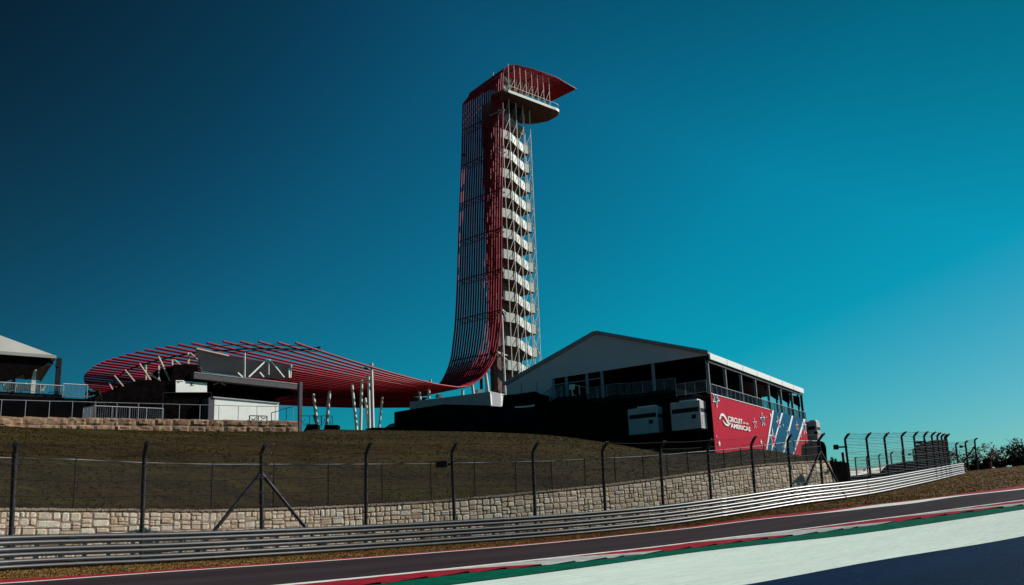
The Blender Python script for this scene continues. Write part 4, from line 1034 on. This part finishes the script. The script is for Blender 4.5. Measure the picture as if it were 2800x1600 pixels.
a0, a1 = RG(1473,1119,1.0), RG(1518,1088,1.0)
m = MB()
for i in range(9): p = a0.lerp(a1, i/9); m.box(p, S2*-.38, S1*1.2, Z*.06)
m.build('treads', M_dsteel, st)
for off in (0, 1.2):
    m = MB(); m.bar(a0 + S1*off + Z*1.2, a1 + S1*off + Z*1.2, .07); m.bar(a0 + S1*off, a1 + S1*off, .09)
    for i in range(13): p = a0.lerp(a1, i/12) + S1*off; m.bar(p, p + Z*1.2, .035 if i % 4 else .08)
    m.build('handrail', M_alu, st)
# white notice on railing
m = MB(); m.prism([RG(1556,1052,1.1), RG(1571,1051,1.1), RG(1571,1065,1.1), RG(1556,1066,1.1)], S1*.04); tag(m.build('notice', M_bwhite, None), 'small white notice hung on the upper left marquee railing', 'sign')
# black screening fence left of marquee
bs = thing('screen_fence', 'black fabric screening fence running left from the marquee below the concrete beam', 'fence', tuple(W(1200,1175,68)))
pts = [W(1078,1130,74), W(1078,1127,74), W(1120,1120,73.5), W(1212,1105.5,73), W(1330,1109,72.5), W(1380,1113,72.3), W(1463,1108,72), W(1500,1112,71.8), W(1500,1200,71.8), W(1078,1200,74)]
MB().prism(pts[1:], V((.01, .05, 0))).build('cloth', M_black, bs)
m = MB(); m.tube([W(1408,1113.5,72), W(1425,1113.3,72), W(1445,1111.5,72), W(1462,1108.5,72)], .07, 6); m.build('white_edge', M_white, bs)
pts = [W(1376,1080,78), W(1410,1078,77), W(1463,1070,76), W(1482,1079,76), W(1500,1082,76), W(1500,1130,76), W(1372,1130,78)]
MB().prism(pts, V((.1, .6, 0))).build('upper_cloth', M_black, bs)
# concrete beam with white end plate at tower foot
cb = thing('concrete_beam', 'long grey concrete beam with a white end plate in front of the tower foot', 'beam', tuple(W(1240,1105,100)))
A = W(1340,1071,96); 
def CB(px, py, off=0): return PV(px, py, A - S1*off, S2)
q = [CB(1120,1097), CB(1340,1071), CB(1342,1108), CB(1341,1112), CB(1120,1140)]
MB().prism([CB(1120,1099), CB(1120,1135), CB(1342,1125), CB(1340,1071)], S1*2.2).build('beam_body', M_conc, cb)
ep = [W(1340,1070.5,95.9), W(1379.5,1078,99.0), W(1377,1095,98.9), W(1373.5,1110.5,98.8), W(1343,1108.5,96)]
MB().prism(ep, V((-.08, .3, 0))).build('end_plate', M_white, cb)
m = MB(); nv = V((.02,-.06,0)); qf = lambda x_, y_: W(x_, y_, 95.9 + (x_-1340)/39.5*3.1) + nv
for x0,y0,x1,y1 in ((1356,1075.5,1363,1077),(1358.5,1077,1360.5,1082),(1343,1073,1345,1075),(1374.5,1078.5,1376.5,1080.5)): m.prism([qf(x0,y0), qf(x1,y0+.8), qf(x1,y1+.8), qf(x0,y1)], V((.01,-.03,0)))
m.build('plate_marks', M_dsteel, cb)
# roof lamps behind the beam
for x0, y0, lab in ((1205,1084,'white box lamp with grey hood on the concrete beam below the canopy sweep'), (1313,1071,'white box lamp with grey hood at the right end of the concrete beam')):
    t = thing('flood_lamp', lab, 'lamp', tuple(W(x0, y0, 101)), 'flood lamps on the concrete beam')
    MB().cbox(W(x0, y0+4, 101), V((.6,.1,0)), V((-.1,.5,0)), .45).build('lamp_box', M_white, t)
    m = MB(); m.tube([W(x0-14,y0+3,101), W(x0-8,y0-2,101), W(x0-2,y0-3,101)], [.12,.26,.24], 8); m.build('hood', M_conc, t)
# car at crest
car = thing('parked_car', 'dark parked car, mostly hidden beside the black screening fence at the crest', 'car', tuple(W(1060,1172,80)))
body = [(1000,1178),(1000,1171),(1020,1168),(1050,1168.5),(1056,1166),(1066,1158.5),(1078,1156),(1092,1156),(1104,1162),(1112,1168),(1112,1178)]
MB().prism([W(a, b2+1, 80) for a, b2 in body], V((0, 1.9, 0))).build('body', M_black, car, bevel=.05)
MB().prism([W(a, b2+1, 79.97) for a, b2 in ((1062,1166.5),(1069,1160),(1080,1158.2),(1082,1166.5))], V((0, -.01, 0))).build('window', M_glass, car)
for x0 in (1018, 1096): MB().tube([W(x0,1178,79.9), W(x0,1178,80.15)], .33, 14).build('wheel', M_black, car)
# ---------------------------------------------------------------- air units under the deck
def acunit(px, label, loc_l, w_, h_, d_, z0, side=False):
    o = R(loc_l[0], loc_l[1], z0)
    t = thing('air_handling_unit', label, 'air unit', tuple(o), 'white air handling units on the marquee platform')
    u, d = (-S2, S1)       # face runs right from loc
    MB().box(o, u*w_, d*d_, Z*h_).build('housing', mat('dull_white_panel', (.58,.50,.52), .6, var=.15, vscale=1.2, spec=.1), t, bevel=.05)
    MB().box(o + u*.15 - d*.01 + Z*(h_*.60), u*(w_-.3), d*.02, Z*(h_*.16)).build('louvre', M_dsteel, t)
    MB().box(o + u*(w_+.0) + d*.1 + Z*(h_*.58), u*.012, d*(d_-.2), Z*(h_*.14)).build('side_louvre', M_dsteel, t)
    m = MB()
    for i in range(6): m.box(o + u*w_ + d*.15 + Z*(h_*(.08 + .07*i)), u*.015, d*.3, Z*h_*.02)
    m.box(o + u*w_ + d*(d_*.5) + Z*h_*.08, u*.01, d*.02, Z*h_*.44); m.box(o + u*w_ + d*(d_*.8) + Z*h_*.08, u*.01, d*.02, Z*h_*.44); m.build('side_door', M_dsteel, t)
    MB().box(o + u*(w_*.7) - d*.015 + Z*(h_*.36), u*.42, d*.01, Z*h_*.14).build('vent_cover', M_dsteel, t)
    MB().box(o + u*(w_*.3) + d*.2 + Z*h_, u*(w_*.6), d*(d_*.6), Z*.14).build('top_cap', M_white, t)
    return t
acunit(0, 'shaded white air unit, the left of the two against the black skirt', (7.6, -1.6), 3.0, 2.45, 1.2, 7.0)
acunit(0, 'white air unit with a sunlit side tucked against the left edge of the banner', (3.05, -2.2), 2.8, 2.5, 1.45, 6.95)
acunit(0, 'white air unit sticking out past the right end of the banner', (.4, 32.0), 1.2, 2.6, 1.6, 7.5)
for w_ in (7.2, 5.0, 3.0, 1.0):
    pass
sc = thing('scaffold_shelf', 'dark scaffold shelf carrying the two white air units', 'scaffold', tuple(R(4, -1.5, 4)))
MB().box(R(8.0,-2.2,6.82), -S2*7.7, S1*1.9, Z*.12).build('shelf', M_black, sc)
for w_ in (7.8, 5.6, 3.4, .6): MB().tube([R(w_,-1.8,4), R(w_,-1.8,6.9)], .04, 6).build('leg', M_black, sc)
# ---------------------------------------------------------------- banner
ban = thing('banner', 'red banner with blue stripes, stars and the words CIRCUIT OF THE AMERICAS', 'banner', tuple(RS(2065,1228,.4)))
def BN(px, py, off=.25): return RS(px, py, off)
tl, tr_ = BN(1943,1075.5), BN(2203,1147.5); zt = (tl.z+tr_.z)/2; tl.z = zt; 
zb_ = BN(1954,1237).z; Lb = (tr_-tl); Lb.z = 0
def onb(u, z, off=0.0): return tl + Lb*u + Z*(z - tl.z) - S2*off
MB().prism([onb(0, zt), onb(1.0, zt), onb(1.0, zb_), onb(0, zb_)], S2*.05).build('cloth', M_banner, ban)
def b3(x, y, off): # from zoom pixels of the banner crop
    return BN(1920 + x/7.279, 1060 + y/7.279, .25 + off)
def clipz(p): p = p.copy(); p.z = max(zb_, min(zt, p.z)); return p
def bpoly(pts, off, m, nm):
    return MB().prism([b3(x, y, off) for x, y in pts], S2*.012).build(nm, m, ban)
def diag(x0t, x1t, x0b, x1b, off, m, nm): # band from banner top to bottom, given by its top and bottom zoom-x
    P = []
    def edge(xt, yt, xb, yb):
        a = b3(xt, yt, off); c = b3(xb, yb, off); f = lambda z: a + (c-a)*((a.z - z)/(a.z - c.z)); return f(zt-.0), f(zb_+.0)
    a, c = edge(*x0t, *x0b); d, e2 = edge(*x1t, *x1b)
    MB().prism([a, d, e2, c], S2*.012).build(nm, m, ban)
diag((1400,470),(2030,640),(1285,1225),(1840,1300), .03, M_bblue, 'blue_field')
diag((1395,470),(1425,480),(1275,1225),(1300,1228), .05, M_bwhite, 'white_stripe')
diag((1575,520),(1605,528),(1385,1230),(1400,1232), .05, M_bwhite, 'white_stripe')
diag((1780,570),(1810,580),(1610,1275),(1640,1280), .05, M_bwhite, 'white_stripe')
diag((2015,640),(2055,650),(1815,1305),(1838,1310), .05, M_bwhite, 'white_stripe')
# stars: drawn on the banner plane (true shape), white outline + fill
def star(cx, cy, r, fill, rot=0.0, off=.07, inner=.40, lw=.72, squash=1.0):
    c = b3(cx, cy, off)
    def pts(R_, o):
        out = []
        for k in range(10):
            a = math.pi/2 + rot + k*math.pi/5; q = R_ if k % 2 == 0 else R_*inner
            p = c + S1*(q*math.cos(a)*squash) + Z*(q*math.sin(a)) - S2*o; out.append(clipz(p))
        return out
    MB().prism(pts(r, 0), S2*.01).build('star', M_bwhite, ban)
    if fill: MB().prism(pts(r*lw, .012), S2*.01).build('star_fill', fill, ban)
star(275,215,.92,M_bblue,math.pi+.15)
star(1052,715,.62,M_banner,.10); star(1208,640,.86,M_bblue,.12); star(1365,550,.28,None,.1); star(1285,590,.10,None)
star(345,1115,.34,None,.05); star(290,970,.11,None); star(1178,1085,.33,None,.1)
star(1520,700,.78,M_banner,.2); star(1890,765,.60,M_banner,.15); star(1615,750,.18,M_bwhite,.2)
star(1415,1030,1.25,M_banner,-.05); star(1715,890,.65,M_bblue,.1); star(2035,790,1.05,M_bblue,.15); star(1965,960,.25,None); star(1625,1190,.55,M_bblue,.3); star(1870,1150,.40,M_bblue,.2)
# emblem: two interlocking road curves
def ribbon(pts, ws, off=.07, nm='emblem', m=M_bwhite):
    L_, R_ = [], []
    P = [b3(x, y, off) for x, y in pts]
    for i, p in enumerate(P):
        d = P[min(i+1, len(P)-1)] - P[max(i-1, 0)]; h = d.dot(S1); v_ = d.z; n_ = (S1*(-v_) + Z*h).normalized(); L_.append(p + n_*ws[i]); R_.append(p - n_*ws[i])
    k = MB()
    for i in range(len(P)-1): k.prism([L_[i], L_[i+1], R_[i+1], R_[i]], S2*.01)
    k.build(nm, m, ban)
ribbon([(350,590),(372,550),(405,535),(440,560),(470,610),(500,670),(530,715),(560,720)], [.03,.10,.13,.13,.13,.14,.12,.05])
ribbon([(415,650),(440,700),(470,735),(505,748),(535,735),(570,700)], [.04,.08,.10,.10,.09,.03])
ribbon([(340,620),(358,608),(378,592)], [.06,.09,.05])
ribbon([(400,560),(440,620),(470,680),(500,730)], [.012,.02,.02,.012], .085, 'emblem_line', M_banner)
def text(s_, x0, y0, x1, ytop, nm='lettering', off=.07):
    a = b3(x0, y0, off); c = b3(x1, y0 + (x1-x0)*.0, off)
    cu = bpy.data.curves.new(nm, 'FONT'); cu.body = s_; cu.size = 1.0; cu.offset = .028; cu.extrude = .006; cu.fill_mode = 'BOTH'; cu.resolution_u = 3
    o = bpy.data.objects.new('tmp', cu); COL.objects.link(o); bpy.context.view_layer.update()
    me = bpy.data.meshes.new_from_object(o.evaluated_get(bpy.context.evaluated_depsgraph_get())); bpy.data.objects.remove(o)
    xs = [v.co.x for v in me.vertices]; ys = [v.co.y for v in me.vertices]; w0, w1 = min(xs), max(xs); h0, h1 = min(ys), max(ys)
    end = b3(x1, y0, off); Wd = (end - a).dot(S1); H = b3(x0, ytop, off).z - a.z
    for v in me.vertices:
        q = a + S1*((v.co.x-w0)/(w1-w0)*Wd) + Z*((v.co.y-h0)/(h1-h0)*H) - S2*(v.co.z + .006); v.co = q - ban.location
    me.materials.clear(); me.materials.append(M_bwhite)
    t = bpy.data.objects.new(nm, me); COL.objects.link(t); t.parent = ban
text('CIRCUIT', 516, 672, 800, 568); text('OF THE', 812, 720, 918, 685); text('AMERICAS', 568, 800, 955, 706)
MB().bar(onb(0, zt) - S2*.02, onb(.55, zt) - S2*.02, .06).build('hem', M_bwhite, ban)
# dark pier past the banner end
m = MB(); m.prism([RS(2203,1150,-.3), RS(2209,1160,-.3), RS(2213,1270,-.3), RS(2203,1270,-.3)], S2*1.5); tag(m.build('pier', M_dsteel, None), 'dark narrow pier at the right end of the banner', 'pier')
# ---------------------------------------------------------------- dark padded cabin behind braced post
cabn = thing('equipment_cabin', 'dark rounded-corner cabin with a pale side panel behind the second braced fence post', 'cabin', tuple(W(2245,1262,60)))
MB().prism([W(a, b2, 60) for a, b2 in ((2208,1210),(2222,1206),(2245,1206),(2254,1210),(2259,1222),(2262,1262),(2208,1262))], V((.6, 3, 0))).build('body', M_black, cabn)
MB().prism([W(a, b2, 59.95) for a, b2 in ((2224,1210),(2234,1210),(2236,1258),(2226,1256))], V((0, -.02, 0))).build('side_panel', mat('purple_grey', (0,0,0)), cabn)
# ================================================================== THINGS BEYOND THE GUARDRAIL (right)
def simple(name, pts, D, dep, m, label, cat): return tag(MB().prism([W(a, b2, D) for a, b2 in pts], V(dep)).build(name, m, None), label, cat)
wh = thing('low_pale_building', 'long low pale building seen through the catch fences above the guardrail', 'building', tuple(W(2370,1300,150)))
def WH(px, py, o=0): return W(px, py, 138 - o + (px-2318)*.33)
MB().prism([WH(a, b2) for a, b2 in ((2318,1310),(2318,1287),(2370,1283),(2428,1274),(2428,1300))], V((-4, 8, 0))).build('wall', mat('pale_wall', (.70,.70,.62), .8, var=.1), wh)
MB().prism([WH(a, b2, .4) for a, b2 in ((2314,1287.5),(2370,1283),(2430,1273.5),(2430,1272),(2370,1281),(2314,1285.5))], V((-4, 9, 0))).build('roof', M_conc, wh)
MB().prism([WH(a, b2, .6) for a, b2 in ((2361,1281),(2367,1280.5),(2367,1294),(2361,1294))], V((-.1,.3,0))).build('doorway', M_black, wh)
wh2 = simple('pale_shed', ((2437,1292),(2437,1288),(2450,1287),(2450,1292)), 150, (0,4,0), M_bwhite, 'tiny pale shed left of the dark hut beyond the guardrail', 'shed')
dw = simple('barrier_wall', ((2322,1320),(2328,1301),(2380,1295.5),(2440,1290),(2520,1281),(2600,1268),(2600,1300)), 92, (.4,.8,0), M_black, 'long dark low wall just above the guardrail at right', 'wall')
hut = thing('dark_hut', 'dark hut with a slanted left roof edge behind the bunched fence posts', 'hut', tuple(W(2480,1292,86)))
MB().prism([W(a, b2, 86) for a, b2 in ((2447,1296),(2447,1281),(2456,1271),(2465,1264),(2516,1262.5),(2518,1292))], V((.8,5,0))).build('body', M_black, hut)
MB().prism([W(a, b2, 85.9) for a, b2 in ((2474,1262),(2503,1260),(2503,1266),(2474,1268))], V((0,-.05,0))).build('roof_panel', mat('hut_panel', (.12,.09,.10), .8), hut)
MB().prism([W(a, b2, 84) for a, b2 in ((2536,1206),(2538,1204),(2548,1204),(2554,1207),(2592,1199),(2597,1272),(2540,1278))], V((.5,4,0)))
tent2 = tag(MB().prism([W(a, b2, 88) for a, b2 in ((2538,1280),(2536,1216),(2539,1209),(2546,1208),(2552,1210),(2556,1203),(2588,1202),(2592,1206),(2597,1272))], V((.5,4,0))).build('screened_cage', mat('dark_mesh_cage', (.045,.035,.045), .9, var=.5, vscale=3), None), 'dark mesh-screened cage filling in behind the bunched fence posts', 'cage')
for (x0, x1, y0, y1, D, lab) in ((2303,2311,1237,1263,62,'dark red post panel beside the first fence post past the stone wall'),(2638,2643,1270,1289,76,'orange marker post right at the end of the guardrail'),(2707,2714,1262,1283,90,'orange drum post in front of the dark bushes at right'),(2431,2437,1279,1293,90,'small dark red post by the small distant fence')):
    m = MB(); c = (W(x0, y1+2, D) + W(x1, y1+2, D))/2; r = (W(x1, y1, D)-W(x0, y1, D)).length/2; h = W(x0, y0, D).z - c.z
    m.tube([c, c+Z*h*.3, c+Z*h*.32, c+Z*h*.6, c+Z*h*.62, c+Z*h], [r, r, r*.85, r*.85, r, r*.9], 12); tag(m.build('marker_post', M_orange, None), lab, 'marker post', 'orange marker posts')
# ---------------------------------------------------------------- trees
def leafcrown(blobs, n, size, m, seed):
    rnd = random.Random(seed)
    for _ in range(n):
        c, r = rnd.choice(blobs)
        while True:
            d = V((rnd.uniform(-1, 1), rnd.uniform(-1, 1), rnd.uniform(-1, 1)))
            if .2 < d.length < 1: break
        d = d * (.75 + .25*rnd.random()); p = c + V((d.x*r, d.y*r, d.z*r*.85))
        if noise.noise(p*.9) < -.18: continue
        a = V((rnd.uniform(-1, 1), rnd.uniform(-1, 1), rnd.uniform(-1, 1))).normalized(); b_ = a.cross(V((rnd.uniform(-1, 1), rnd.uniform(-1, 1), rnd.uniform(-1, 1)))).normalized()
        s_ = size*rnd.uniform(.5, 1.3); m.add([p - a*s_, p + b_*s_*.6, p + a*s_, p - b_*s_*.6], [(0, 1, 2, 3)])
def tree(px, ybase, D, H, Wd, label, leafm, n, size, seed, name='broadleaf_tree', trunk=True, group=None, sparse=False, base=None):
    rnd = random.Random(seed); b0 = W(px, ybase, D)
    t = thing(name, label, 'tree' if trunk else 'bush', tuple(b0), group)
    m = MB(); blobs = []
    if trunk:
        hub = b0 + Z*H*.3; m.tube([b0 - Z*2, b0 + Z*H*.15, hub], [H*.035, H*.028, H*.022], 8)
        for i in range(11):
            a = i*2.4 + rnd.random(); e_ = b0 + V((math.cos(a)*Wd*.42*rnd.uniform(.4, 1), math.sin(a)*Wd*.42*rnd.uniform(.4, 1), H*rnd.uniform(.55, .97)))
            mid = hub.lerp(e_, .5) + V((rnd.uniform(-.3, .3), rnd.uniform(-.3, .3), .3)); m.tube([hub, mid, e_], [H*.014, H*.009, H*.003], 5)
            for k in range(4):
                s0 = mid.lerp(e_, rnd.random()); m.tube([s0, s0 + V((rnd.uniform(-1, 1), rnd.uniform(-1, 1), rnd.uniform(.1, 1)))*Wd*.14], [H*.005, H*.0015], 4)
            blobs.append((e_ - Z*H*.05, Wd*rnd.uniform(.13, .22)))
        m.build('trunk', M_bark, t)
    else:
        for i in range(9): blobs.append((b0 + V((rnd.uniform(-.5, .5)*Wd, rnd.uniform(-.3, .3)*Wd*.5, H*rnd.uniform(-.1, .72))), max(H*.33, Wd*.12)*rnd.uniform(.7, 1.1)))
        m.tube([b0 - Z*1, b0 + Z*H*.4], [.12, .05], 6); m.build('stem', M_bark, t)
    c = MB(); leafcrown(blobs, n, size, c, seed); c.build('crown', leafm, t)
    return t
G1 = 'bare-branched trees at the right edge'
for px, yb, D, H, Wd, lab, lm, n_, sd in ((2598,1285,125,3.4,5.0,'thin bare-branched tree behind the braced post of the last fence',M_leafb,900,3),(2648,1285,128,3.4,6.5,'low thin-leaved tree in the middle right, left of the tallest tree',M_leafb,1100,4),(2700,1285,126,3.8,6.5,'rounded brownish tree above the orange drum post',M_leafb,1500,5),(2748,1285,124,4.7,7.5,'tallest thin-leaved tree near the right frame edge',M_leafb,2000,6),(2788,1283,122,3.8,5.5,'dark-leaved tree just left of the right frame edge',M_leaf,2200,8),(2822,1280,118,4.2,6.0,'dark tree cut off by the right frame edge',M_leaf,2500,9)):
    tree(px, yb+4, D, H, Wd, lab, lm, int(n_*.38), .17, sd, group=G1)
G2 = 'dark bushes behind the grass rise'
for px, yt, D, H, Wd, lab, sd in ((2618,1292,108,1.3,4.5,'low dark bush right above the end of the guardrail',11),(2658,1292,108,1.7,5,'dark bush left of the orange drum post',12),(2700,1288,106,2.1,5,'dark bush behind the orange drum post',13),(2740,1286,105,1.9,5.5,'dark bush right of the orange drum post',14),(2778,1284,104,2.1,5,'dark bush under the dark-leaved tree',15),(2812,1282,104,2.4,5,'dark bush cut by the right frame edge',16),(2574,1290,112,1.0,5,'low dark bush behind the mesh cage foot',17)):
    tree(px, yt, D, H, Wd, lab, M_leaf, 2600, .17, sd, name='bush', trunk=False, group=G2)
tree(252, 1152, 96, 4.0, 2.2, 'small dark tree between the left tent and the black stage wall', M_leaf, 2600, .16, 21, name='broadleaf_tree')
tree(272, 1152, 97, 2.6, 1.3, 'shorter dark shrub against the left edge of the stage wall', M_leaf, 1600, .15, 22, name='bush', trunk=False)
for i, px in enumerate((2272, 2286, 2298)): tree(px, 1265, 60.5, .35 + .12*(i % 2), .8, ['first dark tuft of scrub on the brown bank past the stone wall','middle dark tuft of scrub on the brown bank','last dark tuft of scrub on the brown bank beside the red post'][i], M_leaf, 300, .05, 30+i, name='bush', trunk=False, group='scrub tufts on the brown bank')
# ---------------------------------------------------------------- helicopter far away
hp = W(873, 951, 800); he = thing('helicopter', 'tiny dark helicopter in the sky above the red canopy', 'helicopter', tuple(hp))
m = MB(); m.tube([hp + V((2.6,0,-.2)), hp + V((1.8,0,.1)), hp + V((0,0,.2)), hp + V((-1.4,0,.1)), hp + V((-2.2,0,.2)), hp + V((-6,0,.7))], [.3, .95, 1.15, .9, .45, .15], 10); m.build('fuselage', M_dsteel, he, smooth=True)
MB().tube([hp + V((.9,-.3,-.1)), hp + V((2.5,-.3,-.15))], [.85, .35], 10).build('nose', M_white, he)
m = MB(); m.bar(hp + V((-4.6,0,1.7)), hp + V((4.6,.5,1.7)), .28, .06); m.bar(hp + V((-.2,0,1.1)), hp + V((-.2,0,1.7)), .2); m.build('rotor', M_dsteel, he)
m = MB(); m.bar(hp + V((-6,0,0)), hp + V((-6.2,0,1.8)), .12, .5); m.build('tail_fin', M_dsteel, he)
m = MB()
for sy in (-.8, .8):
    m.tube([hp + V((-1.6,sy,-1.5)), hp + V((2,sy,-1.5))], .09, 6); m.bar(hp + V((-.8,sy*.5,-.6)), hp + V((-.8,sy,-1.5)), .09); m.bar(hp + V((1,sy*.5,-.6)), hp + V((1,sy,-1.5)), .09)
m.build('skid', M_dsteel, he)
